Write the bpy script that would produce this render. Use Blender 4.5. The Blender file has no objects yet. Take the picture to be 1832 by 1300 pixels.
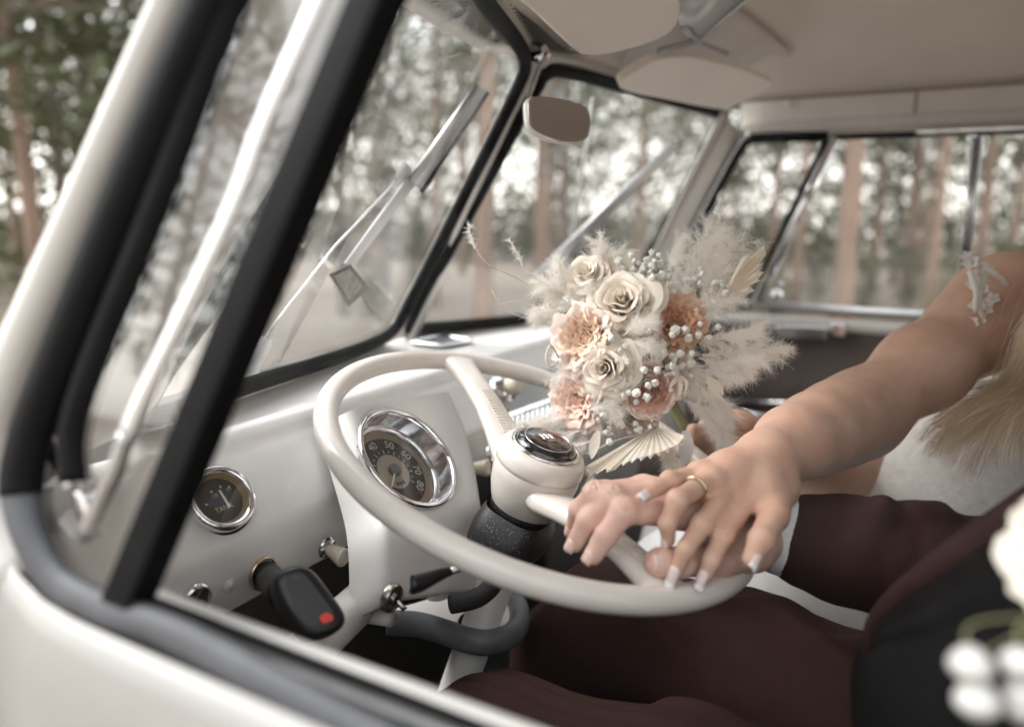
import bpy, bmesh, math, random
import numpy as np
from mathutils import Vector, Matrix

# ---------------------------------------------------------------- camera, sky, sun, exposure
# World: x runs across the van from the driver's window (x = 0) to the far door (x = 1.5),
# y runs forward, z up; z = 0 is the photographer's eye height, the ground lies 1.45 m below.
SC = bpy.context.scene
COL = SC.collection
R = math.radians
GZ = -1.45
FPX, YAW, PITCH, ROLL = 1307.5, 28.2763, 10.6532, 0.7314
CAM = np.array([-0.2063, 0.0, 0.0])
_y, _p, _r = R(YAW), R(PITCH), R(ROLL)
FW = np.array([math.cos(_y)*math.cos(_p), math.sin(_y)*math.cos(_p), -math.sin(_p)])
RT = np.array([math.sin(_y), -math.cos(_y), 0.0])
UP = np.cross(RT, FW)
RT, UP = RT*math.cos(_r)+UP*math.sin(_r), -RT*math.sin(_r)+UP*math.cos(_r)
cd = bpy.data.cameras.new('camera')
cam = bpy.data.objects.new('camera', cd); COL.objects.link(cam)
cd.sensor_width = 36.0; cd.lens = FPX/1832*36; cd.clip_start = 0.02; cd.clip_end = 500
cam.matrix_world = Matrix(((RT[0], UP[0], -FW[0], CAM[0]), (RT[1], UP[1], -FW[1], CAM[1]), (RT[2], UP[2], -FW[2], CAM[2]), (0, 0, 0, 1)))
cd.dof.use_dof = True; cd.dof.focus_distance = 0.69; cd.dof.aperture_fstop = 2.2
SC.camera = cam

SUN_EL, SUN_AZ = 46, -18          # azimuth from +y (car's nose), negative = driver's side
w = bpy.data.worlds.new('World'); SC.world = w; w.use_nodes = True
nt = w.node_tree; bg = nt.nodes['Background']
sky = nt.nodes.new('ShaderNodeTexSky'); sky.sky_type = 'NISHITA'; sky.sun_disc = False
sky.sun_elevation = R(SUN_EL); sky.sun_rotation = R(SUN_AZ); sky.dust_density = 1.0; sky.air_density = 2.3; sky.ozone_density = 1.0
hs = nt.nodes.new('ShaderNodeHueSaturation'); hs.inputs['Saturation'].default_value = 0.16   # a white overcast sky
nt.links.new(sky.outputs[0], hs.inputs['Color']); nt.links.new(hs.outputs[0], bg.inputs['Color'])
bg.inputs['Strength'].default_value = 0.15
sd = bpy.data.lights.new('sun', 'SUN'); sun = bpy.data.objects.new('sun', sd); COL.objects.link(sun)
sd.energy = 0.8; sd.angle = R(32); sd.color = (1.0, 0.975, 0.94)
_sv = Vector((math.sin(R(SUN_AZ))*math.cos(R(SUN_EL)), math.cos(R(SUN_AZ))*math.cos(R(SUN_EL)), math.sin(R(SUN_EL))))
sun.rotation_euler = _sv.to_track_quat('Z', 'Y').to_euler(); sun.location = (0, 0, 30)
SC.view_settings.view_transform = 'Standard'; SC.view_settings.look = 'None'
SC.view_settings.exposure = 1.9; SC.view_settings.gamma = 1.0; SC.view_settings.use_curve_mapping = False
SC.render.engine = 'CYCLES'
try:
    SC.cycles.use_denoising = True; SC.cycles.max_bounces = 8; SC.cycles.transparent_max_bounces = 24
    SC.cycles.sample_clamp_indirect = 6.0; SC.cycles.caustics_reflective = False; SC.cycles.caustics_refractive = False
except Exception: pass

# ---------------------------------------------------------------- measuring the photograph
def A(*v): return np.array(v, float)
def ray(px, py): return FW+RT*(px-916)/FPX-UP*(py-650)/FPX
def D(px, py, d): return CAM+d*ray(px, py)                       # a point d metres in front of the lens
def hit(px, py, p, n):                                           # where a sight line meets a surface of the van
    dr = ray(px, py); n = np.asarray(n, float)
    return CAM+dr*((np.asarray(p, float)-CAM)@n)/(dr@n)
def unit(v): v = np.asarray(v, float); return v/np.linalg.norm(v)
def dep(P): return float((np.asarray(P)-CAM)@FW)
ZS, TUM = -0.1763, 0.2067                                        # window sill height, lean of the sides
NEARP = (A(0, 0, ZS), A(1, 0, -TUM)); FARP = (A(1.5, 0, ZS), A(1, 0, TUM))
def near(px, py, o=0): return hit(px, py, NEARP[0]+A(o, 0, 0), NEARP[1])
def far(px, py, o=0): return hit(px, py, FARP[0]+A(o, 0, 0), FARP[1])
WCB, WCT, WNA = A(.75, .7034, -.167), A(.75, .4836, .2194), A(.1632, .55, -.167)
NL = unit(np.cross(WCT-WCB, WNA-WCB)); NL = NL if NL[1] < 0 else -NL      # driver's windscreen, normal into the cab
NR = NL*A(-1, 1, 1)
def wl(px, py, o=0): return hit(px, py, WCB+NL*o, NL)
def wr(px, py, o=0): return hit(px, py, WCB+NR*o, NR)
WC = A(.4, .2924, -.2134); WTH = R(18.8); WN = A(0, -math.sin(WTH), math.cos(WTH)); WY = A(0, math.cos(WTH), math.sin(WTH)); WR = .205
def W(px, py, h=0): return hit(px, py, WC+WN*h, WN)              # h metres above the plane of the steering wheel
# ---------------------------------------------------------------- materials
MATS = {}
def mat(name, col, rough=.5, metal=0., var=.0, vscale=8., bump=0., bscale=200., coat=0., spec=.5, sss=0., ssr=(1, .35, .2), col2=None, trans=0., sheen=0., stretch=None, wear=0., wcol=(.22, .17, .12), fold=0., fscale=14., fstretch=None):
    if name in MATS: return MATS[name]
    m = bpy.data.materials.new(name); m.use_nodes = True; t = m.node_tree; b = t.nodes['Principled BSDF']
    b.inputs['Base Color'].default_value = (*col, 1); b.inputs['Roughness'].default_value = rough; b.inputs['Metallic'].default_value = metal
    b.inputs['Coat Weight'].default_value = coat; b.inputs['Coat Roughness'].default_value = .08; b.inputs['Specular IOR Level'].default_value = spec
    if sheen: b.inputs['Sheen Weight'].default_value = sheen
    if sss:
        b.inputs['Subsurface Weight'].default_value = sss; b.inputs['Subsurface Radius'].default_value = ssr; b.inputs['Subsurface Scale'].default_value = .004
    tc = t.nodes.new('ShaderNodeTexCoord'); src = tc.outputs['Object']
    if stretch:
        mp = t.nodes.new('ShaderNodeMapping'); mp.inputs['Scale'].default_value = stretch; t.links.new(src, mp.inputs[0]); src = mp.outputs[0]
    if var or col2:
        n = t.nodes.new('ShaderNodeTexNoise'); n.inputs['Scale'].default_value = vscale; n.inputs['Detail'].default_value = 5
        t.links.new(src, n.inputs['Vector'])
        r = t.nodes.new('ShaderNodeValToRGB'); c2 = col2 or tuple(c*(1-var) for c in col); c1 = col if col2 else tuple(min(1, c*(1+var)) for c in col)
        r.color_ramp.elements[0].position = .3; r.color_ramp.elements[1].position = .7
        r.color_ramp.elements[0].color = (*c2, 1); r.color_ramp.elements[1].color = (*c1, 1)
        t.links.new(n.outputs['Fac'], r.inputs[0]); t.links.new(r.outputs[0], b.inputs['Base Color'])
    if bump:
        n2 = t.nodes.new('ShaderNodeTexNoise'); n2.inputs['Scale'].default_value = bscale; n2.inputs['Detail'].default_value = 3
        t.links.new(src, n2.inputs['Vector'])
        bp = t.nodes.new('ShaderNodeBump'); bp.inputs['Strength'].default_value = bump; bp.inputs['Distance'].default_value = .001
        t.links.new(n2.outputs['Fac'], bp.inputs['Height']); t.links.new(bp.outputs[0], b.inputs['Normal'])
    if wear:                                                     # chips, smudges and dust
        n3 = t.nodes.new('ShaderNodeTexNoise'); n3.inputs['Scale'].default_value = 55; n3.inputs['Detail'].default_value = 9; n3.inputs['Roughness'].default_value = .72; t.links.new(src, n3.inputs['Vector'])
        n4 = t.nodes.new('ShaderNodeTexNoise'); n4.inputs['Scale'].default_value = 7; n4.inputs['Detail'].default_value = 6; t.links.new(src, n4.inputs['Vector'])
        m1 = t.nodes.new('ShaderNodeMapRange'); m1.inputs[1].default_value = .66; m1.inputs[2].default_value = .76; m1.inputs[4].default_value = wear; t.links.new(n3.outputs['Fac'], m1.inputs[0])
        m2_ = t.nodes.new('ShaderNodeMapRange'); m2_.inputs[1].default_value = .45; m2_.inputs[2].default_value = .8; m2_.inputs[4].default_value = wear*.35; t.links.new(n4.outputs['Fac'], m2_.inputs[0])
        ad = t.nodes.new('ShaderNodeMath'); ad.operation = 'MAXIMUM'; t.links.new(m1.outputs[0], ad.inputs[0]); t.links.new(m2_.outputs[0], ad.inputs[1])
        mc_ = t.nodes.new('ShaderNodeMixRGB'); mc_.inputs[1].default_value = (*col, 1); mc_.inputs[2].default_value = (*wcol, 1); t.links.new(ad.outputs[0], mc_.inputs[0])
        if b.inputs['Base Color'].links: t.links.new(b.inputs['Base Color'].links[0].from_socket, mc_.inputs[1])
        t.links.new(mc_.outputs[0], b.inputs['Base Color'])
        m3 = t.nodes.new('ShaderNodeMapRange'); m3.inputs[3].default_value = rough*.85; m3.inputs[4].default_value = min(1, rough*1.5); t.links.new(n4.outputs['Fac'], m3.inputs[0]); t.links.new(m3.outputs[0], b.inputs['Roughness'])
    if fold:                                                     # creased cloth
        mp2 = t.nodes.new('ShaderNodeMapping'); mp2.inputs['Scale'].default_value = fstretch or (1, 1, 1); t.links.new(tc.outputs['Object'], mp2.inputs[0])
        n5 = t.nodes.new('ShaderNodeTexNoise'); n5.inputs['Scale'].default_value = fscale; n5.inputs['Detail'].default_value = 3; n5.inputs['Distortion'].default_value = .2; t.links.new(mp2.outputs[0], n5.inputs['Vector'])
        bp2 = t.nodes.new('ShaderNodeBump'); bp2.inputs['Strength'].default_value = fold; bp2.inputs['Distance'].default_value = .02; t.links.new(n5.outputs['Fac'], bp2.inputs['Height'])
        if b.inputs['Normal'].links: t.links.new(b.inputs['Normal'].links[0].from_socket, bp2.inputs['Normal'])
        t.links.new(bp2.outputs[0], b.inputs['Normal'])
    if trans:
        tr = t.nodes.new('ShaderNodeBsdfTranslucent'); tr.inputs[0].default_value = (*[min(1, c*1.1) for c in col], 1)
        mx = t.nodes.new('ShaderNodeMixShader'); mx.inputs[0].default_value = trans; o = t.nodes['Material Output']
        t.links.new(b.outputs[0], mx.inputs[1]); t.links.new(tr.outputs[0], mx.inputs[2]); t.links.new(mx.outputs[0], o.inputs[0])
    MATS[name] = m; return m
def glass(name, haze=.0, tint=(1, 1, 1), ior=1.5, bump=0.):
    """Thin window pane: clear, mirrors at grazing angles, a pale haze for dust and milky reflections."""
    if name in MATS: return MATS[name]
    m = bpy.data.materials.new(name); m.use_nodes = True; t = m.node_tree; t.nodes.remove(t.nodes['Principled BSDF']); o = t.nodes['Material Output']
    tr = t.nodes.new('ShaderNodeBsdfTransparent'); tr.inputs[0].default_value = (*tint, 1)
    gl = t.nodes.new('ShaderNodeBsdfGlossy'); gl.inputs['Roughness'].default_value = .0
    fr = t.nodes.new('ShaderNodeFresnel'); ge = t.nodes.new('ShaderNodeNewGeometry'); mr0 = t.nodes.new('ShaderNodeMapRange')   # same mirror strength from both sides
    mr0.inputs[3].default_value = ior; mr0.inputs[4].default_value = 1/ior; t.links.new(ge.outputs['Backfacing'], mr0.inputs[0]); t.links.new(mr0.outputs[0], fr.inputs[0])
    mx = t.nodes.new('ShaderNodeMixShader'); t.links.new(fr.outputs[0], mx.inputs[0]); t.links.new(tr.outputs[0], mx.inputs[1]); t.links.new(gl.outputs[0], mx.inputs[2])
    last = mx
    if haze:  # translucent white mixed in for dust and for milky reflections
        df = t.nodes.new('ShaderNodeBsdfTranslucent'); df.inputs[0].default_value = (.8, .8, .78, 1)
        n = t.nodes.new('ShaderNodeTexNoise'); n.inputs['Scale'].default_value = 6; n.inputs['Detail'].default_value = 6
        tc = t.nodes.new('ShaderNodeTexCoord'); t.links.new(tc.outputs['Object'], n.inputs['Vector'])
        mr = t.nodes.new('ShaderNodeMapRange'); mr.inputs[3].default_value = haze*.6; mr.inputs[4].default_value = haze*1.4
        t.links.new(n.outputs['Fac'], mr.inputs[0])
        m2 = t.nodes.new('ShaderNodeMixShader'); t.links.new(mr.outputs[0], m2.inputs[0]); t.links.new(mx.outputs[0], m2.inputs[1]); t.links.new(df.outputs[0], m2.inputs[2]); last = m2
    if bump:
        n = t.nodes.new('ShaderNodeTexNoise'); n.inputs['Scale'].default_value = 9; bp = t.nodes.new('ShaderNodeBump'); bp.inputs['Strength'].default_value = bump; bp.inputs['Distance'].default_value = .01
        t.links.new(n.outputs['Fac'], bp.inputs['Height']); t.links.new(bp.outputs[0], gl.inputs['Normal'])
    t.links.new(last.outputs[0], o.inputs[0]); MATS[name] = m; return m

# ---------------------------------------------------------------- objects
def empty(name, loc, label=None, cat=None, group=None):
    o = bpy.data.objects.new(name, None); COL.objects.link(o); o.location = Vector([float(c) for c in loc]); o.empty_display_size = .05
    tag(o, label, cat, group); return o
def tag(o, label=None, cat=None, group=None, kind=None):
    if label: o['label'] = label
    if cat: o['category'] = cat
    if group: o['group'] = group
    if kind: o['kind'] = kind
    return o
def adopt(o, parent):
    if parent is not None:
        o.parent = parent
        if parent.type == 'EMPTY': o.matrix_parent_inverse = Matrix.Translation(-parent.location)
    return o
class MB:
    """Collects verts and faces; build() makes one mesh object."""
    def __init__(s): s.v = []; s.f = []; s.mi = []; s.m = 0
    def add(s, v, f):
        o = len(s.v); s.v += [tuple(float(c) for c in p) for p in v]; s.f += [tuple(o+i for i in q) for q in f]; s.mi += [s.m]*len(f); return s
    def build(s, name, material, parent=None, smooth=True, bevel=0., subsurf=0, label=None, kind=None, solid=0., auto=None):
        me = bpy.data.meshes.new(name); me.from_pydata(s.v, [], s.f)
        for m in (material if isinstance(material, (list, tuple)) else [material]): me.materials.append(m)
        if len(me.materials) > 1: me.polygons.foreach_set('material_index', s.mi)
        bm = bmesh.new(); bm.from_mesh(me); bmesh.ops.recalc_face_normals(bm, faces=bm.faces); bm.to_mesh(me); bm.free()
        me.update(); me.validate()
        if smooth: me.shade_smooth()
        if auto is not None: me.set_sharp_from_angle(angle=R(auto))
        o = bpy.data.objects.new(name, me); COL.objects.link(o); adopt(o, parent)
        if solid: md = o.modifiers.new('solid', 'SOLIDIFY'); md.thickness = solid; md.offset = 0
        if bevel: md = o.modifiers.new('bevel', 'BEVEL'); md.width = bevel; md.segments = 3; md.limit_method = 'ANGLE'; md.angle_limit = R(35)
        if subsurf: md = o.modifiers.new('sub', 'SUBSURF'); md.levels = subsurf; md.render_levels = subsurf
        return tag(o, label=label, kind=kind)
    def tube(s, pts, rad, n=12, closed=False, flat=1., nrm=None, caps=True):
        """Sweep along pts; flat<1 squeezes the section along nrm."""
        P = np.asarray(pts, float); k = len(P); rad = np.broadcast_to(np.asarray(rad, float), (k,))
        T = np.roll(P, -1, 0)-np.roll(P, 1, 0)
        if not closed: T[0] = P[1]-P[0]; T[-1] = P[-1]-P[-2]
        T = T/np.maximum(np.linalg.norm(T, axis=1), 1e-9)[:, None]
        if nrm is not None: N = [unit(np.asarray(nrm)-(np.asarray(nrm)@t)*t) for t in T]
        else:
            a = A(0, 0, 1) if abs(T[0][2]) < .9 else A(1, 0, 0); N = [unit(a-(a@T[0])*T[0])]
            for i in range(1, k): v = N[-1]-(N[-1]@T[i])*T[i]; N.append(unit(v))
        v = []; f = []
        for i in range(k):
            B = np.cross(T[i], N[i])
            for j in range(n):
                a = 2*math.pi*(j+.5)/n; v.append(P[i]+rad[i]*(math.cos(a)*N[i]*flat+math.sin(a)*B))
        for i in range(k if closed else k-1):
            i2 = (i+1) % k
            for j in range(n): j2 = (j+1) % n; f.append((i*n+j, i*n+j2, i2*n+j2, i2*n+j))
        if caps and not closed: f.append(tuple(range(n-1, -1, -1))); f.append(tuple((k-1)*n+j for j in range(n)))
        return s.add(v, f)
    def lathe(s, prof, c, ax, n=40, closed=False):
        ax = unit(ax); a = A(1, 0, 0) if abs(ax[0]) < .8 else A(0, 1, 0); u = unit(np.cross(ax, a)); w_ = np.cross(ax, u); c = np.asarray(c); v = []; f = []; k = len(prof)
        for r, h in prof:
            for j in range(n): t = 2*math.pi*j/n; v.append(c+ax*h+r*(math.cos(t)*u+math.sin(t)*w_))
        for i in range(k-1):
            for j in range(n): j2 = (j+1) % n; f.append((i*n+j, i*n+j2, (i+1)*n+j2, (i+1)*n+j))
        return s.add(v, f)
    def prism(s, out, vec):
        """A flat outline given thickness along vec."""
        out = [np.asarray(p, float) for p in out]; k = len(out); vec = np.asarray(vec, float)
        v = out+[p+vec for p in out]; f = [tuple(range(k)), tuple(range(2*k-1, k-1, -1))]+[(i, (i+1) % k, k+(i+1) % k, k+i) for i in range(k)]
        return s.add(v, f)
    def box(s, c, ux, uy, uz):
        c = np.asarray(c, float); v = [c+i*np.asarray(ux)+j*np.asarray(uy)+k*np.asarray(uz) for k in (-1, 1) for j in (-1, 1) for i in (-1, 1)]
        return s.add(v, [(0, 1, 3, 2), (4, 6, 7, 5), (0, 4, 5, 1), (2, 3, 7, 6), (0, 2, 6, 4), (1, 5, 7, 3)])
    def grid(s, P):
        P = np.asarray(P, float); a, b = P.shape[:2]
        return s.add(P.reshape(-1, 3), [(i*b+j, i*b+j+1, (i+1)*b+j+1, (i+1)*b+j) for i in range(a-1) for j in range(b-1)])
def smooth_path(P, n=8, closed=False):
    """Catmull-Rom through the points."""
    P = [np.asarray(p, float) for p in P]; k = len(P); out = []
    for i in range(k if closed else k-1):
        p0, p1, p2, p3 = (P[(i-1) % k] if closed or i > 0 else P[0]*2-P[1]), P[i], P[(i+1) % k], (P[(i+2) % k] if closed or i+2 < k else P[-1]*2-P[-2])
        for j in range(n):
            t = j/n; out.append(.5*((2*p1)+(p2-p0)*t+(2*p0-5*p1+4*p2-p3)*t*t+(3*p1-p0-3*p2+p3)*t**3))
    if not closed: out.append(P[-1])
    return out
def round_poly(P, rad, n=6):
    """Polygon with rounded corners; rad one number or one per corner."""
    P = [np.asarray(p, float) for p in P]; k = len(P); out = []; rad = rad if isinstance(rad, (list, tuple)) else [rad]*k
    for i in range(k):
        a, b, c = P[i-1], P[i], P[(i+1) % k]; u, v = a-b, c-b; lu, lv = np.linalg.norm(u), np.linalg.norm(v); r = min(rad[i], lu*.48, lv*.48)
        if r <= 1e-6: out.append(b); continue
        s0, s1 = b+u/lu*r, b+v/lv*r
        for j in range(n+1): t = j/n; out.append((1-t)**2*s0+2*t*(1-t)*b+t*t*s1)
    return out
def resample(P, n):
    P = np.asarray(P, float); d = np.r_[0, np.cumsum(np.linalg.norm(np.diff(P, axis=0), axis=1))]; q = np.linspace(0, d[-1], n)
    return np.stack([np.interp(q, d, P[:, i]) for i in range(P.shape[1])], 1)
def offset_loop(P, n, d):
    """Move a planar closed loop towards its centre by d."""
    P = [np.asarray(p, float) for p in P]; c = sum(P)/len(P); out = []
    for i, p in enumerate(P):
        t = unit(P[(i+1) % len(P)]-P[i-1]); m = unit(np.cross(t, n)); m = m if m@(c-p) > 0 else -m; out.append(p+m*d)
    return out
def text(name, body, size, c, ux, uy, material, parent, lift=.0006, shear=0.):
    """Printed lettering lying on a surface, centred at c, reading along ux."""
    cu = bpy.data.curves.new(name, 'FONT'); cu.body = body; cu.size = size; cu.align_x = 'CENTER'; cu.align_y = 'CENTER'; cu.shear = shear
    tmp = bpy.data.objects.new('tmp', cu); COL.objects.link(tmp); bpy.context.view_layer.update()
    me = bpy.data.meshes.new_from_object(tmp.evaluated_get(bpy.context.evaluated_depsgraph_get()))
    bpy.data.objects.remove(tmp); bpy.data.curves.remove(cu)
    ux, uy = unit(ux), unit(uy); n = np.cross(ux, uy); M = Matrix(((ux[0], uy[0], n[0], c[0]+n[0]*lift), (ux[1], uy[1], n[1], c[1]+n[1]*lift), (ux[2], uy[2], n[2], c[2]+n[2]*lift), (0, 0, 0, 1)))
    me.transform(M); me.materials.clear(); me.materials.append(material); me.name = name
    o = bpy.data.objects.new(name, me); COL.objects.link(o); return adopt(o, parent)

# ---------------------------------------------------------------- bodies: blended tapered limbs turned into one skin
def sdf_mesh(prims, res, pad=.012, post=None):
    """prims: ('c', a, b, ra, rb, k) tapered limb or ('e', centre, 3x3 axes, radii, k) ellipsoid; smooth union, then surface nets.
    k < 0 cuts a groove instead."""
    lo = np.full(3, 1e9); hi = -lo
    for p in prims:
        if p[-1] < 0: continue
        if p[0] == 'c': m = max(p[3], p[4]); q = [np.minimum(p[1], p[2])-m, np.maximum(p[1], p[2])+m]
        else: m = max(p[3]); q = [p[1]-m, p[1]+m]
        lo = np.minimum(lo, q[0]); hi = np.maximum(hi, q[1])
    lo -= pad; hi += pad; n = np.ceil((hi-lo)/res).astype(int)+1
    ax = [(lo[i]+np.arange(n[i])*res).astype(np.float32) for i in range(3)]
    S = np.full(tuple(n), .05, np.float32)
    for p in prims:
        k = abs(p[-1]); mg = k+res*4+.004
        if p[0] == 'c': m = max(p[3], p[4])+mg; b0, b1 = np.minimum(p[1], p[2])-m, np.maximum(p[1], p[2])+m
        else: m = max(p[3])+mg; b0, b1 = p[1]-m, p[1]+m
        i0 = np.clip(np.floor((b0-lo)/res).astype(int), 0, n); i1 = np.clip(np.ceil((b1-lo)/res).astype(int)+1, 0, n)
        if (i1 <= i0).any(): continue
        X, Y, Z = np.meshgrid(*[ax[i][i0[i]:i1[i]] for i in range(3)], indexing='ij'); Q = np.stack([X, Y, Z], -1)
        if p[0] == 'c':
            ab = (p[2]-p[1]).astype(np.float32); t = np.clip(((Q-p[1].astype(np.float32))@ab)/max(float(ab@ab), 1e-12), 0, 1)
            d = np.linalg.norm(Q-p[1].astype(np.float32)-t[..., None]*ab, axis=-1)-(p[3]+(p[4]-p[3])*t)
        else:
            L = ((Q-p[1].astype(np.float32))@np.asarray(p[2], np.float32).T); r = np.asarray(p[3], np.float32); q = L/r
            k0 = np.linalg.norm(q, axis=-1); k1 = np.linalg.norm(q/r, axis=-1); d = k0*(k0-1)/np.maximum(k1, 1e-6)
        sl = tuple(slice(i0[i], i1[i]) for i in range(3)); s = S[sl]
        if p[-1] < 0: h = np.clip(.5-.5*(s+d)/k, 0, 1); S[sl] = s*(1-h)-d*h+k*h*(1-h)
        else: h = np.clip(.5+.5*(s-d)/k, 0, 1); S[sl] = s*(1-h)+d*h-k*h*(1-h)
    ins = S < 0
    cs = sum(ins[a:n[0]-1+a, b:n[1]-1+b, c:n[2]-1+c].astype(np.int8) for a in (0, 1) for b in (0, 1) for c in (0, 1))
    act = (cs > 0) & (cs < 8); idx = np.full(act.shape, -1, np.int64); ijk = np.argwhere(act); idx[act] = np.arange(len(ijk))
    acc = np.zeros((len(ijk), 3)); cnt = np.zeros(len(ijk)); cor = [(a, b, c) for a in (0, 1) for b in (0, 1) for c in (0, 1)]
    for c0 in cor:
        for a in range(3):
            if c0[a]: continue
            c1 = list(c0); c1[a] = 1; s0 = S[tuple((ijk+c0).T)]; s1 = S[tuple((ijk+c1).T)]; x = (s0 < 0) != (s1 < 0)
            t = np.where(x, s0/np.where(x, s0-s1, 1), 0); pt = np.tile(np.array(c0, float), (len(ijk), 1)); pt[:, a] += t
            acc[x] += pt[x]; cnt += x
    V = lo+(ijk+acc/np.maximum(cnt, 1)[:, None])*res; F = []
    for a in range(3):
        b, c = (a+1) % 3, (a+2) % 3; sh = [slice(None)]*3; sh2 = [slice(None)]*3; sh[a] = slice(0, -1); sh2[a] = slice(1, None)
        e = np.argwhere(ins[tuple(sh)] != ins[tuple(sh2)]); e = e[(e[:, b] > 0) & (e[:, c] > 0) & (e[:, b] < n[b]-1) & (e[:, c] < n[c]-1)]
        q = []
        for db, dc in ((1, 1), (0, 1), (0, 0), (1, 0)): f = e.copy(); f[:, b] -= db; f[:, c] -= dc; q.append(idx[tuple(f.T)])
        q = np.stack(q, 1); fl = ins[tuple(e.T)]; q[~fl] = q[~fl][:, ::-1]; F.append(q)
    F = np.concatenate(F)
    if post is not None: V = post(V)
    return V, F
def sdf_object(name, prims, res, material, parent, post=None, relax=2, label=None):
    V, F = sdf_mesh(prims, res, post=post)
    me = bpy.data.meshes.new(name); me.from_pydata(V.tolist(), [], F.tolist()); me.materials.append(material); me.validate(); me.shade_smooth()
    o = bpy.data.objects.new(name, me); COL.objects.link(o); adopt(o, parent)
    if relax: md = o.modifiers.new('relax', 'SMOOTH'); md.factor = .5; md.iterations = relax
    return tag(o, label=label)
def limb(pts, rad, k=.006): return [('c', np.asarray(pts[i], float), np.asarray(pts[i+1], float), rad[i], rad[i+1], k) for i in range(len(pts)-1)]
def vnoise(P, s, seed=0):
    """Smooth value noise for folds."""
    P = np.asarray(P, float)*s+seed*17.3; v = np.zeros(len(P))
    for k, a in ((1., .6), (2.1, .3), (4.3, .12)):
        Q = P*k; v += a*(np.sin(Q[:, 0]*1.7+np.sin(Q[:, 1]*1.3+1))*np.cos(Q[:, 1]*1.1+np.sin(Q[:, 2]*1.9))+np.sin(Q[:, 2]*1.4+np.cos(Q[:, 0]*.9)))*.5
    return v
# ---------------------------------------------------------------- ground and pine wood
SAND = mat('sandy_ground', (.26, .215, .172), .95, var=.25, vscale=.6, bump=.5, bscale=30)
g = MB(); xs_ = np.linspace(-140, 160, 61); ys_ = np.linspace(-140, 160, 61)
g.grid([[A(x, y, GZ+.05*math.sin(x*.31)*math.cos(y*.23)*min(1, math.hypot(x, y)/12)) for y in ys_] for x in xs_])
tag(g.build('ground', SAND), kind='structure')
BARK = mat('pine_bark', (.34, .235, .18), .9, col2=(.19, .135, .105), vscale=5, bump=1., bscale=25, stretch=(1, 1, .25))
BARKG = mat('grey_bark', (.20, .165, .14), .9, col2=(.11, .092, .08), vscale=6, bump=1., bscale=25, stretch=(1, 1, .25))
NEED = mat('pine_needles', (.088, .096, .040), .6, col2=(.046, .056, .026), vscale=1.2, trans=.25)
LEAF = mat('leaf_green', (.115, .118, .048), .55, col2=(.062, .074, .030), vscale=1.5, trans=.3)
rng = np.random.default_rng(7)
def cards(c, n, spread, size, rg, up=.3, elong=2.2):
    """n small needle tufts (folded leaf blades) scattered round the points c."""
    c = np.asarray(c, float); m = len(c); P = np.repeat(c, n, 0)+rg.normal(0, 1, (m*n, 3))*np.asarray(spread)
    d = rg.normal(0, 1, (m*n, 3)); d[:, 2] += up; d /= np.linalg.norm(d, axis=1)[:, None]; s = np.cross(d, rg.normal(0, 1, (m*n, 3))); s /= np.linalg.norm(s, axis=1)[:, None]
    L = size*rg.uniform(.6, 1.3, (m*n, 1)); a = P-s*L*.32; b = P+s*L*.32; t = P+d*L*elong; q = P-d*L*.4
    V = np.stack([q, a, t, b], 1).reshape(-1, 3); F = np.arange(m*n*4).reshape(-1, 4)
    return V, F
def raw(name, V, F, material):
    me = bpy.data.meshes.new(name); me.from_pydata(V.tolist(), [], F.tolist()); me.materials.append(material); return me
def tree_meshes(h, r0, crown0, crown_r, seed, bark, leafm, nb=46, nt=60, size=.11, shape=1.0):
    rg = np.random.default_rng(seed); k = 14; lean = rg.normal(0, .012, 2)
    pts = [A(lean[0]*z+.04*math.sin(z*.7+seed), lean[1]*z+.04*math.cos(z*.6+seed), z) for z in np.linspace(-.15, h, k)]
    b = MB().tube(pts, [r0*(1.25 if i == 0 else 1)*(1-.8*i/(k-1)) for i in range(k)], 12); cl = []
    for i in range(nb):
        f = (i+rg.uniform(0, 1))/nb; z = crown0+(h-crown0)*f; a = i*2.4+rg.uniform(-.4, .4); L = crown_r*(.35+.65*math.sin(math.pi*min(1, .18+f*.80))**shape)*rg.uniform(.55, 1.15)
        p0 = A(np.interp(z, [p[2] for p in pts], [p[0] for p in pts]), np.interp(z, [p[2] for p in pts], [p[1] for p in pts]), z); dr = A(math.cos(a), math.sin(a), rg.uniform(-.15, .35))
        br = [p0+dr*L*t+A(0, 0, -.10*L*t*t) for t in (0, .35, .7, 1)]; b.tube(br, [.028, .02, .013, .005], 5)
        for t in np.linspace(.35, 1.02, 5): cl.append(p0+dr*L*t+A(0, 0, -.10*L*t*t)+rg.normal(0, .12, 3))
    b_me = bpy.data.meshes.new('trunk'); b_me.from_pydata(b.v, [], b.f); b_me.materials.append(bark); b_me.shade_smooth()
    V, F = cards(cl, nt//5, (.26, .26, .14), size, rg)
    return b_me, raw('crown', V, F, leafm)
TM = [tree_meshes(9.5, .125, 3.9, 1.9, 1, BARK, NEED, nt=30), tree_meshes(9, .10, 3.1, 1.8, 2, BARK, NEED, nt=30), tree_meshes(8.5, .085, 2.0, 1.8, 3, BARKG, NEED, nt=40), tree_meshes(7.5, .09, 1.2, 1.7, 4, BARKG, LEAF, size=.10, nt=25), tree_meshes(4.2, .05, .25, 1.35, 5, BARKG, LEAF, nb=40, size=.09)]
def tree(i, pos, s, rz, label, name='pine_tree', cat='tree', group='trees of the wood around the van'):
    r = empty(name, pos, label, cat, group)
    r.rotation_euler.z = rz; r.scale = (s, s, s)
    for nm, me in (('trunk', TM[i][0]), ('crown', TM[i][1])):
        o = bpy.data.objects.new(nm, me); COL.objects.link(o); o.parent = r
    return r
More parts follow.
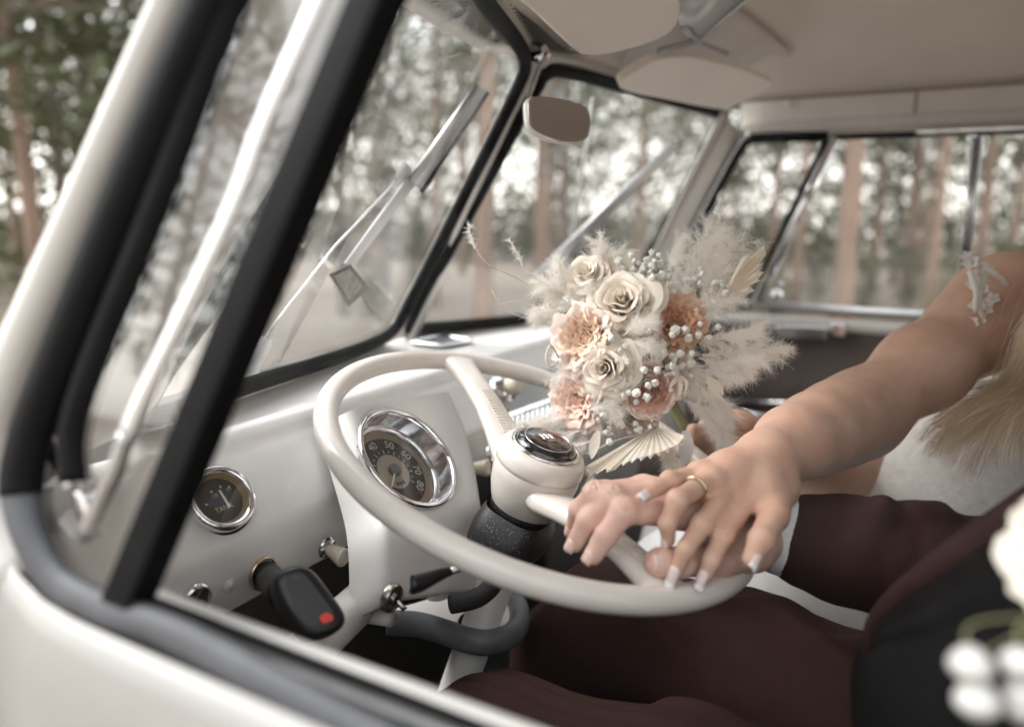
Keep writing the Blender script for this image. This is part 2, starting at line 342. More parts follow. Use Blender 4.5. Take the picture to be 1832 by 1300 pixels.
def bear(px, dist):                                              # ground point along the sight line of a pixel column
    d = ray(px, 400); d = A(d[0], d[1], 0); d = d/np.linalg.norm(d); p = CAM+d*dist; return A(p[0], p[1], GZ)
TREES = [  # column in the photograph, distance, mesh, scale, label
    (52, 9.2, 1, 1.0, 'reddish pine trunk left of the van, nearer of the two beside the pillar'),
    (105, 10.2, 2, .95, 'slim dark pine left of the van beside the screen pillar'),
    (-60, 8.0, 2, 1.05, 'dense dark pine at the left edge of the picture'),
    (175, 12.5, 2, 1.1, 'bushy pine just left of the cream screen pillar'),
    (-190, 11, 3, 1.0, 'leafy tree beyond the left edge of the picture'),
    (872, 8.6, 0, 1.0, 'pale pine trunk behind the middle of the split windscreen'),
    (966, 12.5, 0, .95, 'pine trunk standing below the rear-view mirror'),
    (1004, 17, 1, .9, 'slim pine right of the trunk below the mirror'),
    (1140, 14, 1, 1.05, 'slim pine behind the far wiper blade'),
    (1438, 15, 1, .95, 'slender pine trunk seen just right of the far vent window bar'),
    (1513, 9.4, 0, 1.0, 'thickest reddish pine trunk in the far door window'),
    (1566, 19, 1, 1.0, 'thin pine right of the thickest trunk in the far window'),
    (1608, 22, 2, 1.0, 'thin dark trunk in the middle of the far door window'),
    (1683, 13.5, 1, .95, 'leaning pine trunk left of the far window bar'),
    (1758, 15.5, 1, 1.1, 'pine behind the right edge of the far window'),
    (1380, 17, 1, .95, 'pine seen through the far vent window'),
    (780, 13, 1, 1.05, 'pine behind the driver windscreen beside the wiper blade'),
    (690, 16, 3, 1.2, 'broad leafy tree behind the driver windscreen'),
    (610, 12, 2, 1.05, 'bushy pine behind the near window bar'),
    (480, 14, 1, 1.1, 'pine seen through the near vent window'),
    (350, 11, 2, 1.0, 'dark pine behind the near door frame'),
    (1250, 20, 1, 1.0, 'distant pine left of the far screen pillar'),
]
for k, (px, ds, i, s, lb) in enumerate(TREES): tree(i, bear(px, ds), s, k*1.7, lb)
k = 0
for px in range(-330, 2250, 165):                                  # trees further back in the wood
    for ds in (19.5, 27):
        rr = np.random.default_rng(1000+k); i = int(rr.choice([0, 0, 1, 1, 2])); tree(i, bear(px+rr.uniform(-30, 30), ds+rr.uniform(-2.5, 3)), rr.uniform(.85, 1.25), rr.uniform(0, 6), 'distant tree in the blurred background of the wood', 'forest_tree', group='distant trees of the wood'); k += 1
for k in range(17):                                               # unseen trees added behind the camera to shade the door; mirrored in chrome
    a = R(125+k*11.5); ds = 13+1.5*math.sin(k*2.3); tree([2, 3, 1, 2][k % 4], A(math.cos(a)*ds, math.sin(a)*ds, GZ), 1.1, k*1.1, 'unseen tree added behind the photographer to shade the door', 'forest_tree', group='unseen trees added behind the photographer')
for k, (px, ds, s) in enumerate(((20, 10.5, .75), (140, 13.5, .8), (660, 11.5, .62), (760, 14.5, .8), (1050, 15.5, .85), (1180, 15, .8), (1300, 13.5, .75), (1400, 12.5, .6), (1470, 16.5, .85), (1560, 14, .7), (1640, 15.5, .8), (1720, 12.5, .7), (1810, 14, .85), (1900, 13, .8))):
    tree(4, bear(px, ds), s*.36, k*2.1, ['low bush at the left foot of the pines', 'low bush behind the screen pillar', 'low bush behind the driver windscreen', 'low bush under the wiper blade', 'low bush right of the mirror', 'low bush behind the far wiper', 'low bush behind the far screen pillar', 'low bush in the far vent window', 'low bush left of the thickest trunk', 'low bush right of the thickest trunk', 'low bush in the middle of the far window', 'low bush beside the leaning pine', 'low bush at the right edge of the far window', 'low bush beyond the right edge'][k], 'bush', 'bush', 'bushes under the trees')
# the wood further off reads as one mass
pts = []; rg = np.random.default_rng(5)
for k in range(7600):
    a = R(-40+rg.uniform(0, 150)); ds = rg.uniform(30, 44); q = rg.uniform(); h = rg.uniform(0, 1.8) if q < .38 else (rg.uniform(1.8, 3.8) if q < .60 else rg.uniform(3.8, 11))
    pts.append((math.cos(a)*ds, math.sin(a)*ds, GZ+h))
V, F = cards(pts, 8, (.5, .5, .35), .26, rg, elong=1.6)
fw_ = bpy.data.objects.new('far_wood', raw('far_wood', V, F, NEED)); COL.objects.link(fw_); tag(fw_, 'blurred green mass of the wood far behind the van', 'wood', kind='stuff')
# ---------------------------------------------------------------- palette
BODYP_DARKENED = mat('cream_body_darkened', (.25, .24, .228), .45, var=.04, vscale=12, wear=.3, coat=.12, bump=.04, bscale=60)  # same cream as PAINT, darkened to offset the stronger light outside
PAINT = mat('cream_paint', (.75, .73, .71), .38, var=.03, vscale=30, wear=.30, coat=.35, bump=.04, bscale=60)
IPAINT = mat('cream_interior_paint', (.70, .68, .65), .45, wear=.35, var=.06, vscale=14, bump=.15, bscale=90)
RUBBER = mat('black_rubber', (.0035, .0035, .004), .65, var=.3, vscale=30, bump=.35, bscale=160, spec=.10)
SKYLIT_RUBBER = mat('sky_lit_rubber', (.055, .057, .064), .6, var=.35, vscale=25, bump=.15, bscale=150)  # lighter copy of the black seal, sky light painted into the sill run
CHROME = mat('chrome', (.82, .82, .84), .09, 1., var=.06, vscale=40, bump=.03, bscale=60)
BRUSHED = mat('brushed_steel', (.46, .46, .47), .34, 1., var=.12, vscale=60, bump=.1, bscale=200)
LINER = mat('headliner_vinyl', (.76, .705, .645), .62, var=.035, vscale=9, bump=.5, bscale=900)
VISOR = mat('visor_vinyl', (.87, .82, .765), .55, var=.03, vscale=10, bump=.6, bscale=1100)
BROWN = mat('brown_door_card', (.062, .042, .034), .6, var=.12, vscale=20, bump=.3, bscale=500)
DARK = mat('footwell_mat_shade', (.008, .008, .008), .8, var=.4, vscale=30)  # black floor mat; on the bulkhead the black is painted footwell shade
IVORY = mat('ivory_bakelite', (.78, .69, .56), .38, var=.07, vscale=60, coat=.3)
WHEELM = mat('wheel_ivory_plastic', (.75, .69, .63), .36, wear=.25, var=.035, vscale=25, coat=.5, bump=.03, bscale=80)
BLACKP = mat('black_plastic', (.010, .010, .011), .35, var=.2, vscale=60, bump=.05, bscale=600)
RUST = mat('rust_spot', (.16, .06, .02), .8, var=.4, vscale=200)
WSG = glass('windscreen_glass', haze=.026)
SIDEG = glass('side_glass', ior=1.12)
VENTG = glass('vent_glass', haze=.012, ior=1.9)

van = empty('camper_van', (.75, 0, GZ), 'cream vintage camper van with split windscreen, seen through the driver window', 'van')
def M(v): return np.asarray(v)*A(-1, 1, 1)+A(1.5, 0, 0)      # mirror across the van

# ---- windscreen: two raked panes meeting in a V at the centre post
LOOPL = smooth_path([A(.175, .553, -.160), wl(410, 694), wl(560, 648), wl(655, 615), wl(700, 588), wl(728, 540), wl(830, 340), wl(920, 158), wl(935, 112), wl(922, 76), wl(862, 0), A(.42, .385, .225), A(.30, .340, .212), A(.262, .340, .19), A(.20, .47, -.03), A(.172, .54, -.13)], 6, True)
LOOPR = smooth_path([wr(739, 565), wr(748, 581), wr(775, 583), wr(960, 566), wr(1080, 552), wr(1112, 535), wr(1165, 448), wr(1270, 250), wr(1288, 215), wr(1278, 201), wr(1200, 178), wr(1110, 153), wr(1005, 126), wr(975, 132), wr(958, 155), wr(880, 300)], 6, True)
for lp, n in ((LOOPL, NL), (LOOPR, NR)):
    out = offset_loop(lp, n, -.016); out2 = offset_loop(lp, n, -.022)
    k = len(lp); fr = MB()
    fr.add([p-n*.004 for p in lp]+[p+n*.004 for p in out]+[p-n*.012 for p in out2], [(i, (i+1) % k, k+(i+1) % k, k+i) for i in range(k)]+[(k+i, k+(i+1) % k, 2*k+(i+1) % k, 2*k+i) for i in range(k)])
    fr.build('windscreen_surround', IPAINT, van)
    g = MB().add([p for p in lp], [tuple(range(k))]).build('windscreen_pane', WSG, van, smooth=False)
    s = MB().tube([p+n*.004 for p in lp], .0098, 14, closed=True, flat=.85, nrm=n)
    s.build('windscreen_seal', RUBBER, van)
post = MB().tube([WCB+A(0, -.002, -.02), WCB*.5+WCT*.5+A(0, -.002, 0), WCT+A(0, -.002, .012)], .010, 12, flat=.6, nrm=A(0, -1, -.4)).build('centre_post', IPAINT, van)

# ---- driver's side: door frame, seal, vent divider, glass
SEALN = [near(375, 0), near(228, 340), near(95, 670), near(52, 790), near(38, 870), near(52, 950), near(98, 1035), near(175, 1085), near(330, 1143)]
SEALN = SEALN+[A(-.006, .10, -.203), A(-.006, -.3, -.203), A(-.006, -.72, -.203)]
TOPN = [A(.077, -.72, .2), A(.077, .1, .2), A(.077, .215, .2), A(.070, .262, .185)]
near_loop = smooth_path(SEALN, 6)+smooth_path(TOPN, 4)
door = MB()
# outer skin below the sill, swelling outwards, following the nose at the front
rows = []
for z, x in ((-.198, -.012), (-.212, -.019), (-.235, -.025), (-.28, -.031), (-.40, -.040), (-.62, -.045), (-.85, -.04)):
    rows.append([A(x+max(0, yy-.33)**2*1.1, yy, z+max(0, min(1, (yy-.38)/.10))**2*.035*(1 if z > -.3 else 0)) for yy in np.linspace(-.9, .95, 60)])
door.grid(rows); door.build('driver_door_skin', BODYP_DARKENED, van, solid=.002)
pil = MB()   # slim outer flank of the screen pillar
a_in = [near(352, -120), near(322, 0), near(180, 330), near(40, 660), near(0, 770), near(-15, 900), near(40, 1020)]
a_out = [near(330, -160, .0), near(268, 0), near(122, 330), near(-28, 660), near(-110, 860), near(-130, 980), near(-60, 1120)]
a_in, a_out = resample(a_in, 30), resample(a_out, 30)
pil.grid([[p+A(.004, 0, 0) for p in a_in], [p*.6+q*.4+A(-.006, 0, 0) for p, q in zip(a_in, a_out)], [q+A(0, .0, 0) for q in a_out], [q+A(.03, .012, 0) for q in a_out], [q+A(.10, .055, 0) for q in a_out]])
pil.build('screen_pillar', mat('cream_pillar_darkened', (.46, .44, .415), .45, var=.04, vscale=12, wear=.3), van, solid=.002)  # the same cream again, darkened against the light on the outside
inn = MB()   # pillar seen from inside, between door and windscreen
li = resample([A(.262, .336, .205), A(.20, .468, -.03), A(.168, .548, -.165)], 20); lo_ = resample([A(.085, .285, .205), A(.035, .40, -.03), A(.02, .455, -.165)], 20)
inn.grid([li, [p*.5+q*.5+A(.004, .014, 0) for p, q in zip(li, lo_)], lo_]); inn.build('pillar_lining', IPAINT, van, solid=.002)
sp1 = smooth_path(SEALN, 6); MB().tube(TOPN[::-1][:1]+sp1[:26], .0138, 14, flat=.7, nrm=A(1, 0, -TUM)).build('door_seal', RUBBER, van)
MB().tube(sp1[24:], [.0128-.0035*min(1, i/14) for i in range(len(sp1[24:]))], 14, flat=.7, nrm=A(1, 0, -TUM)).build('sill_seal', SKYLIT_RUBBER, van)
MB().tube(smooth_path(TOPN, 4), .0155, 12, flat=.7, nrm=A(1, 0, -TUM)).build('header_seal', RUBBER, van)
MB().tube([p+A(.006, -.012, .006) for p in smooth_path([near(405, -80), near(258, 340), near(128, 670), near(92, 790), near(92, 880)], 6)], .0095, 12, flat=.8, nrm=A(1, 0, 0)).build('vent_seal', RUBBER, van)
bar_t, bar_b = near(690, -60), near(222, 1072)
bar = MB().prism(round_poly([bar_b+A(-.006, .0115, 0), bar_b+A(-.006, -.0105, 0), bar_b+A(.012, -.0105, 0), bar_b+A(.012, .0115, 0)], .003), (bar_t-bar_b)*1.12)
bar.build('vent_divider', RUBBER, van, auto=40)
MB().tube(smooth_path([near(600, -70, .004), near(560, 30, .004), near(470, 230, .004), near(418, 370, .004), near(330, 560, .004), near(262, 700, .004), near(228, 775, .004)], 6), .0052, 12, flat=.8, nrm=A(1, 0, 0)).build('vent_frame', mat('polished_alloy', (.78, .78, .79), .28, .7), van)
MB().tube(smooth_path([near(228, 775, .004), near(205, 840, .004), near(150, 960, .004)], 6), .0045, 10).build('vent_frame_foot', BRUSHED, van)
MB().tube(smooth_path([near(112, 676, .014), near(100, 730, .014), near(93, 785, .014), near(105, 830, .014), near(128, 872, .014)], 6), .0042, 10).build('vent_pivot_and_reflection', CHROME, van)
MB().tube(smooth_path([near(150, 676, .03), near(139, 730, .03), near(133, 785, .03), near(146, 830, .03), near(168, 868, .03)], 6), .0036, 10).build('vent_pivot_and_reflection', CHROME, van)  # second rod stands in for the pivot's reflection in the vent glass
MB().box(near(155, 915, .015), A(.004, 0, 0), A(0, .0055, 0), A(0, .003, .013)).build('vent_catch', CHROME, van, bevel=.003)
vg = [near(640, -60, .003), near(212, 1060, .003), near(130, 1045, .003), near(75, 960, .003), near(70, 850, .003), near(110, 690, .003), near(250, 340, .003), near(420, -60, .003)]
MB().add(vg, [tuple(range(8))]).build('vent_pane', VENTG, van, smooth=False)
MB().add([near(700, -60, .002), near(236, 1062, .002), A(.001, -.72, -.19), A(.079, -.72, .2)], [(0, 1, 2, 3)]).build('door_pane', SIDEG, van, smooth=False)
MB().tube([A(.0125, .345, -.199), A(.0125, .0, -.199), A(.0125, -.72, -.199)], .008, 10).build('glass_channel', RUBBER, van)
sill = MB(); prof = [(.016, -.25), (.015, -.211), (.018, -.203), (.026, -.199), (.036, -.201), (.041, -.208), (.042, -.25), (.044, -.9)]
MB().tube([A(.0035, .33, -.1925), A(.0035, -.72, -.1925)], .0028, 10).build('sill_strip', BRUSHED, van)
sill.grid([[A(x-.006, yy, z+.002) for x, z in prof] for yy in np.linspace(.37, -.72, 20)]); sill.build('door_inner_sill', IPAINT, van, solid=.002)

# ---- passenger side seen from inside
def fy(y, z, o=0.): return A(1.5-TUM*(z-ZS)+o, y, z)
fl = [far(1345, 548), far(1243, 548), far(1225, 530), far(1228, 470), far(1262, 385), far(1318, 280), far(1342, 252), far(1370, 247)]
flp = smooth_path([p+A(-.004, 0, 0) for p in fl], 6)+[far(1482, 246)+A(-.004, 0, 0)]
MB().tube([p+A(-.004, 0, 0) for p in resample(flp, 60)], .0105, 12, flat=.7, nrm=A(1, 0, TUM)).build('far_vent_seal', RUBBER, van)
MB().tube(smooth_path([far(1345, 236, -.012), far(1318, 262, -.012), far(1262, 365, -.012), far(1222, 440, -.012), far(1195, 500, -.012)], 6), .0065, 10).build('far_vent_trim', CHROME, van)
MB().tube([far(1478, 252, -.006), far(1334, 545, -.006)], .0055, 10).build('far_divider_seal', RUBBER, van)
MB().tube([far(1494, 244, -.012), far(1354, 545, -.012)], .0095, 12, flat=.7, nrm=A(1, 0, TUM)).build('far_vent_divider', CHROME, van)
MB().tube([far(1484, 246, -.008), fy(-.75, .174, -.01)], .006, 10).build('far_window_seal', RUBBER, van)
MB().tube([far(1640, 236, -.016), fy(-.75, .182, -.022)], .0045, 10).build('far_window_trim', CHROME, van)
MB().tube([far(1752, 246, -.008), far(1722, 548, -.008)], .006, 10).build('far_glass_edge', BRUSHED, van)
MB().tube([far(1742, 246, -.01), far(1712, 548, -.01)], .0035, 10).build('far_glass_trim', CHROME, van)
MB().add([fy(.43, -.19), fy(-.75, -.19), fy(-.75, .2), fy(.32, .2)], [(0, 1, 2, 3)]).build('far_pane', glass('far_side_glass', haze=.03), van, smooth=False)
MB().tube([far(1335, 542, -.014), fy(-.75, -.172, -.014)], .0105, 14, flat=.75, nrm=A(0, 0, 1)).build('far_sill_trim', BRUSHED, van)
MB().tube([far(1345, 553, -.022), fy(-.75, -.185, -.022)], .003, 8).build('far_sill_gap', RUBBER, van)
MB().tube([far(1190, 573, -.03), far(1340, 571, -.03), fy(-.75, -.205, -.03)], .013, 14, flat=.8, nrm=A(1, 0, 0)).build('far_door_cap', IPAINT, van)
card = MB().grid([[A(1.462, yy, z) for yy in (.43, .2, -.2, -.75)] for z in (-.21, -.40, -.65, -.9)]); card.build('far_door_card', BROWN, van, solid=.006)
MB().tube([hit(1300, 716, A(1.452, 0, 0), A(1, 0, 0)), hit(1448, 722, A(1.452, 0, 0), A(1, 0, 0)), A(1.452, -.6, -.39)], .005, 10).build('card_moulding', CHROME, van)
XH = (A(1.435, 0, 0), A(1, 0, 0))
MB().prism(round_poly([hit(1388, 582, *XH), hit(1480, 586, *XH), hit(1480, 609, *XH), hit(1388, 606, *XH)], .008), A(.014, 0, 0)).build('far_door_handle', CHROME, van, bevel=.004, auto=40)
for a, b in ((1358, 1383), (1486, 1513)): MB().prism(round_poly([hit(a, 577, *XH), hit(b, 581, *XH), hit(b, 606, *XH), hit(a, 602, *XH)], .007), A(.016, 0, 0)).build('far_handle_bracket', CHROME, van, bevel=.004, auto=40)
MB().tube(smooth_path([hit(1310, 728, A(1.43, 0, 0), A(1, 0, 0)), hit(1340, 738, A(1.41, 0, 0), A(1, 0, 0)), hit(1380, 745, A(1.41, 0, 0), A(1, 0, 0)), hit(1415, 750, A(1.44, 0, 0), A(1, 0, 0))], 6), .010, 12, flat=.6).build('far_door_pull', CHROME, van)
c = far(1388, 528, -.03); MB().lathe([(0, .012), (.008, .011), (.013, .006), (.014, 0), (.013, -.006), (.006, -.012), (0, -.013)], c, A(1, .2, 0), 20).build('far_vent_knob', CHROME, van)
c = far(1397, 508, -.03); MB().lathe([(0, .006), (.005, .004), (.006, 0), (.004, -.005), (0, -.006)], c, A(0, 0, 1), 14).build('far_vent_knob', CHROME, van)
pilr = MB(); li = resample([M(A(.27, .336, .215)), M(A(.215, .458, -.02)), M(A(.175, .536, -.165))], 16); lo_ = resample([M(A(.085, .335, .2)), M(A(.035, .46, -.03)), M(A(.005, .54, -.165))], 16)
pilr.grid([li, [p*.5+q*.5+A(-.012, .004, 0) for p, q in zip(li, lo_)], lo_]); pilr.build('far_pillar_lining', IPAINT, van, solid=.003)
pr2 = MB().grid([[A(1.47, .42, z), A(1.462, .50, z), A(1.44, .60, z), A(1.36, .72, z)] for z in (-.16, -.3, -.5, -.9)]); pr2.build('far_kick_panel', IPAINT, van, solid=.003)
kc = (A(1.452, 0, 0), A(1, 0, 0)); MB().prism([hit(1096, 815, *kc), hit(1225, 815, *kc), hit(1225, 880, *kc), hit(1096, 880, *kc)], A(.006, 0, 0)).build('far_kick_card', mat('kick_card', (.13, .10, .085), .7, var=.1), van)

# ---- roof: side rails, headliner, header over the windscreen
ys = np.linspace(.335, -.75, 24)
for sgn in (0, 1):
    rail = MB()
    g = [[(A(1.5-x, yy, z) if sgn else A(x, yy, z)) for x, z in ((.070, .186), (.088, .196), (.096, .205), (.102, .225), (.112, .246), (.118, .258))] for yy in ys]
    rail.grid(g); rail.build('roof_rail', IPAINT, van, solid=.003)
def roofz(x, y): u = (x-.75)/.632; return .256+.125*max(0., 1-abs(u)**2.6)*(1-.55*max(0., (y-.12)/.3)**2)
rf = MB().grid([[A(x, yy, roofz(x, yy)) for x in np.linspace(.118, 1.382, 50)] for yy in np.linspace(.40, -.75, 40)]); rf.build('headliner', LINER, van, solid=.004)
for sx in (.1185, 1.3815):
    MB().tube([A(sx, yy, .2545) for yy in ys], .0032, 8).build('headliner_piping', mat('piping', (.28, .22, .17), .6), van)
for yy in (.02,):
    MB().tube([A(1.379, yy, .2505), A(1.4, yy, .214)], .0016, 6).build('rail_seam', mat('piping', (.28, .22, .17), .6), van)
MB().tube([A(1.398, yy, .2105) for yy in ys], .0018, 6).build('rail_crease', IPAINT, van)
MB().lathe([(0, -.004), (.008, -.003), (.009, 0)], far(1410, 186, -.035), A(1, 0, .3), 14).build('rail_plug', IPAINT, van)
hx = np.linspace(.262, 1.238, 41); hd = []
for x in hx:
    v = abs(x-.75)/.488; top = (1-v)*A(0, .487, .236)+v*A(0, .352, .224)
    hd.append([A(x, top[1], top[2]), A(x, top[1]-.012, top[2]+.022), A(x, top[1]-.038, top[2]+.052), A(x, top[1]-.075, top[2]+.078), A(x, top[1]-.10, top[2]+.088), A(x, min(top[1]-.13, .34), roofz(x, .34)+.004)])
MB().grid(hd).build('windscreen_header', IPAINT, van, solid=.003)
# pressed seams and a duct cover on the header
def hp(i, j): return hd[i][j]
for i in (22, 27, 31): MB().tube([hp(i, 1)+A(0, -.003, -.003), hp(i, 2)+A(0, -.004, -.004), hp(i, 3)+A(0, -.004, -.004)], .0022, 6).build('header_seam', IPAINT, van)
HDP = (D(1280, 30, .985), unit(A(.0, -.55, -.83)))
duct = [hit(1216, 45, *HDP), hit(1212, -30, *HDP), hit(1345, -30, *HDP), hit(1332, 4, *HDP), hit(1252, 70, *HDP), hit(1240, 72, *HDP)]
MB().prism(duct, -HDP[1]*.004+A(0, 0, 0)).build('duct_cover', mat('sky_sheen_panel', (.62, .64, .66), .25, var=.05, vscale=10, coat=.3), van)  # bluish base colour carries the sky's sheen on body-coloured gloss paint
MB().tube([hit(1336, -2, *HDP), hit(1246, 74, *HDP), hit(1180, 92, *HDP)], .0045, 8).build('duct_trim', BRUSHED, van)
MB().tube([hit(1222, 50, *HDP), hit(1250, 76, *HDP), hit(1300, 96, *HDP)], .0035, 8).build('duct_trim', BRUSHED, van)
# shadow gap under the duct where the far visor folds back
VP1 = (D(1050, 50, .76), unit(A(.06, -.42, -.90)))
v1 = smooth_path([hit(x, y, *VP1) for x, y in ((900, -40), (960, 30), (1028, 92), (1048, 101), (1100, 96), (1178, 72), (1210, 48), (1219, 22), (1212, -20), (1190, -70), (1040, -110))], 6, True)
MB().prism(v1, -VP1[1]*.014).build('sun_visor', VISOR, van, bevel=.005, auto=50)
VP2 = (D(1250, 150, 1.13), unit(A(-.1, -.50, -.86)))
v2 = smooth_path([hit(x, y, *VP2) for x, y in ((1110, 158), (1148, 122), (1196, 104), (1262, 108), (1330, 128), (1381, 149), (1370, 160), (1318, 188), (1290, 196), (1200, 180))], 6, True)
MB().prism(v2, -VP2[1]*.014).build('sun_visor', VISOR, van, bevel=.005, auto=50)
# fresh-air scoop over the windscreen, outside
SP = (A(.6, .515, .238), unit(A(0, -.25, -.97)))
lip_o = resample([hit(x, y, *SP) for x, y in ((640, -45), (715, 6), (790, 52), (855, 86), (905, 98), (945, 104))], 24); lip_i = resample([hit(x, y, *SP) for x, y in ((690, -50), (752, 6), (800, 34), (852, 70), (882, 84), (930, 88))], 24)
back = [p+A(.05, -.10, .0) for p in lip_i]
MB().grid([[p+A(-.01, .02, .03) for p in lip_o], lip_o, [p+A(0, 0, .002) for p in lip_i], [p+A(.002, -.002, .016) for p in lip_i]]).build('air_scoop_lip', PAINT, van, solid=.002)
msh = MB().grid([[p+A(.001, -.002, .008) for p in lip_i], [p+A(.10, -.07, .008) for p in lip_i]]); msh.build('air_scoop_mesh', mat('scoop_mesh', (.05, .048, .042), .6, metal=.3, var=.3, vscale=120), van)
for k in range(22):
    a = lip_i[2+k-1]*1.0; MB().tube([a+A(.004, -.004, .005), a+A(.10, -.07, .005)], .0011, 5).build('mesh_rib', mat('scoop_rib', (.14, .13, .11), .5, metal=.5), van)

# ---- mirror, wipers, aerial
mc = D(1000, 212, .86); mn = unit(unit(A(.12, -.88, .36))-unit(mc-CAM)); MPL = (mc, mn)
mo = smooth_path([hit(x, y, *MPL) for x, y in ((946, 180), (965, 173), (1005, 178), (1040, 188), (1053, 202), (1054, 235), (1044, 251), (1010, 254), (970, 243), (950, 228), (945, 205))], 5, True)
MB().prism([p-mn*.001 for p in offset_loop(mo, mn, -.0012)], -mn*.010).build('mirror_shell', mat('mirror_shell_white', (.7, .68, .65), .3, coat=.3), van, bevel=.004, auto=50)
MB().prism(mo, -mn*.001+mn*.002).build('mirror_glass', mat('mirror_silver', (.72, .69, .66), .02, 1.), van, auto=30)
MB().tube(smooth_path([D(972, 108, .93), D(962, 130, .91), D(945, 182, .873), D(960, 205, .875)], 6), .003, 10).build('mirror_stem', CHROME, van)
MB().lathe([(0, .010), (.008, .009), (.011, .004), (.013, 0), (.013, -.02)], D(970, 97, .945), A(-.3, -.8, -.3), 6).build('mirror_mount', CHROME, van, bevel=.002, auto=30)
OUT = -.012
MB().prism([wl(*q, .002) for q in ((588, 490), (626, 472), (660, 514), (624, 548))], NL*.0006).build('pane_reflection', mat('reflection_dark_grey', (.22, .21, .20), .6, var=.2, vscale=80), van, smooth=False)  # grey patch on the pane, standing in for a square reflection
MB().prism([wl(*q, .0032) for q in ((597, 493), (624, 480), (649, 512), (624, 537))], NL*.0005).build('pane_reflection_inner', mat('reflection_grey', (.33, .33, .30), .6, var=.25, vscale=90), van, smooth=False)  # lighter middle of the same painted reflection
MB().prism([wl(*q, OUT) for q in ((850, 150), (864, 160), (745, 335), (728, 321))], NL*.006).build('wiper_blade', BRUSHED, van)
MB().prism([wl(*q, OUT) for q in ((866, 160), (872, 165), (752, 345), (748, 338))], NL*.004).build('wiper_rubber', RUBBER, van)
MB().prism([wl(*q, OUT) for q in ((726, 318), (738, 329), (626, 477), (615, 470))], NL*.004).build('wiper_blade_end', mat('wiper_grey', (.55, .54, .55), .4, var=.1), van)
MB().tube([wl(470, 606, OUT*2), wl(600, 440, OUT*2.2), wl(724, 308, OUT*1.5)], .0016, 8).build('wiper_arm', CHROME, van)
MB().lathe([(0, .006), (.009, .005), (.011, 0), (.011, -.004)], wl(722, 308, OUT*1.5), NL, 18).build('wiper_joint', mat('wiper_grey', (.55, .54, .55), .4, var=.1), van)
MB().prism([wl(*q, OUT*2) for q in ((466, 598), (480, 606), (458, 652), (448, 676), (420, 690), (424, 668))], NL*.008).build('wiper_arm_base', mat('white_plastic', (.78, .78, .78), .35), van, bevel=.003, auto=40)
MB().prism([wr(*q, OUT) for q in ((1202, 252), (1212, 260), (1008, 468), (962, 498), (954, 490))], NR*.005).build('wiper_blade', BRUSHED, van)
MB().tube([wr(1060, 175, -.10), wr(1040, 330, -.10), wr(1013, 500, -.10)], [.002, .0035, .005], 8).build('aerial', mat('aerial_grey', (.55, .55, .55), .4), van)

# ---- shell behind the seats and floor, so the cab is enclosed
MB().grid([[A(x, yy, -.93) for x in np.linspace(-.03, 1.53, 6)] for yy in np.linspace(.82, -.75, 6)]).build('cab_floor', DARK, van, solid=.01)
MB().grid([[A(x, .80-.1*abs(x-.75), z) for x in np.linspace(.02, 1.48, 14)] for z in (-.22, -.5, -.93)]).build('front_bulkhead', DARK, van, solid=.01)  # cream panel coloured black to carry the footwell shade
MB().grid([[A(x, -.75, z) for x in np.linspace(-.0, 1.5, 6)] for z in (-.93, -.3, .15)]).build('rear_bulkhead', BROWN, van, solid=.01)
sq = MB().prism(round_poly([A(.1, .02, -.50), A(.1, -.62, -.53), A(.1, -.62, -.70), A(.1, .03, -.70)], .05), A(1.3, 0, 0)); sq.build('seat_cushion', BROWN, van, bevel=.02, auto=50)
sq = MB().prism(round_poly([A(.1, -.52, -.52), A(.1, -.64, .06), A(.1, -.72, .06), A(.1, -.70, -.52)], .035), A(1.3, 0, 0)); sq.build('seat_back', BROWN, van, bevel=.02, auto=50)
# outer roof and nose, unseen in the photograph but closing the cab against the sky
MB().grid([[A(x, yy, roofz(x, yy)+.03+.02*(1-abs(x-.75))) for x in np.linspace(.06, 1.44, 20)] for yy in np.linspace(.42, -.75, 20)]).build('roof_skin', BODYP_DARKENED, van, solid=.004)
nose = []
for z in (-.20, -.3, -.5, -.75, -1.0):
    nose.append([A(.75+.80*math.sin(t), .46+(.33+.06*math.sin(min(1, (-z-.2)/.5)*1.57))*math.cos(t)**.8 if abs(t) < 1.57 else .46, z) for t in np.linspace(-1.55, 1.55, 40)])
MB().grid(nose).build('nose_panel', BODYP_DARKENED, van, solid=.004)
# ---------------------------------------------------------------- dashboard
DA = R(38); DN = A(0, -math.cos(DA), math.sin(DA)); FG = D(390, 897, .62); DT = A(0, math.sin(DA), math.cos(DA))   # DT: up the slope
def dp(px, py, o=0): return hit(px, py, FG+DN*o, DN)
YB = FG[1]-FG[2]/math.cos(DA)*0
def dface(z): return FG[1]+(z-FG[2])*math.tan(DA)            # y of the face at height z
rows = []; xs = np.linspace(.03, 1.47, 73)
for x in xs:
    v = min(1, abs(x-.75)/.587); yw = .7034-(.7034-.55)*v if v < 1 else .55-(abs(x-.75)-.587)*.9
    y0 = dface(-.205)
    pr = [(yw+.006, -.178), (yw-.008, -.186), (yw-.016, -.188), (max(yw-.03, y0+.034), -.189), ((y0+.034+yw-.03)/2 if yw-.03 > y0+.05 else y0+.031, -.1885), (y0+.026, -.187), (y0+.016, -.186), (y0+.010, -.190), (y0+.006, -.197), (y0+.0035, -.203), (y0-.001, -.207),
          (dface(-.213), -.213), (dface(-.235), -.235), (dface(-.257), -.257), (dface(-.262)+.001, -.262), (dface(-.268)+.0045, -.270), (dface(-.268)+.006, -.290), (dface(-.268)+.009, -.322), (dface(-.268)+.012, -.325), (dface(-.268)+.03, -.325)]
    rows.append([A(x, a, b) for a, b in pr])
MB().grid(rows).build('dashboard', PAINT, van, solid=.0015)
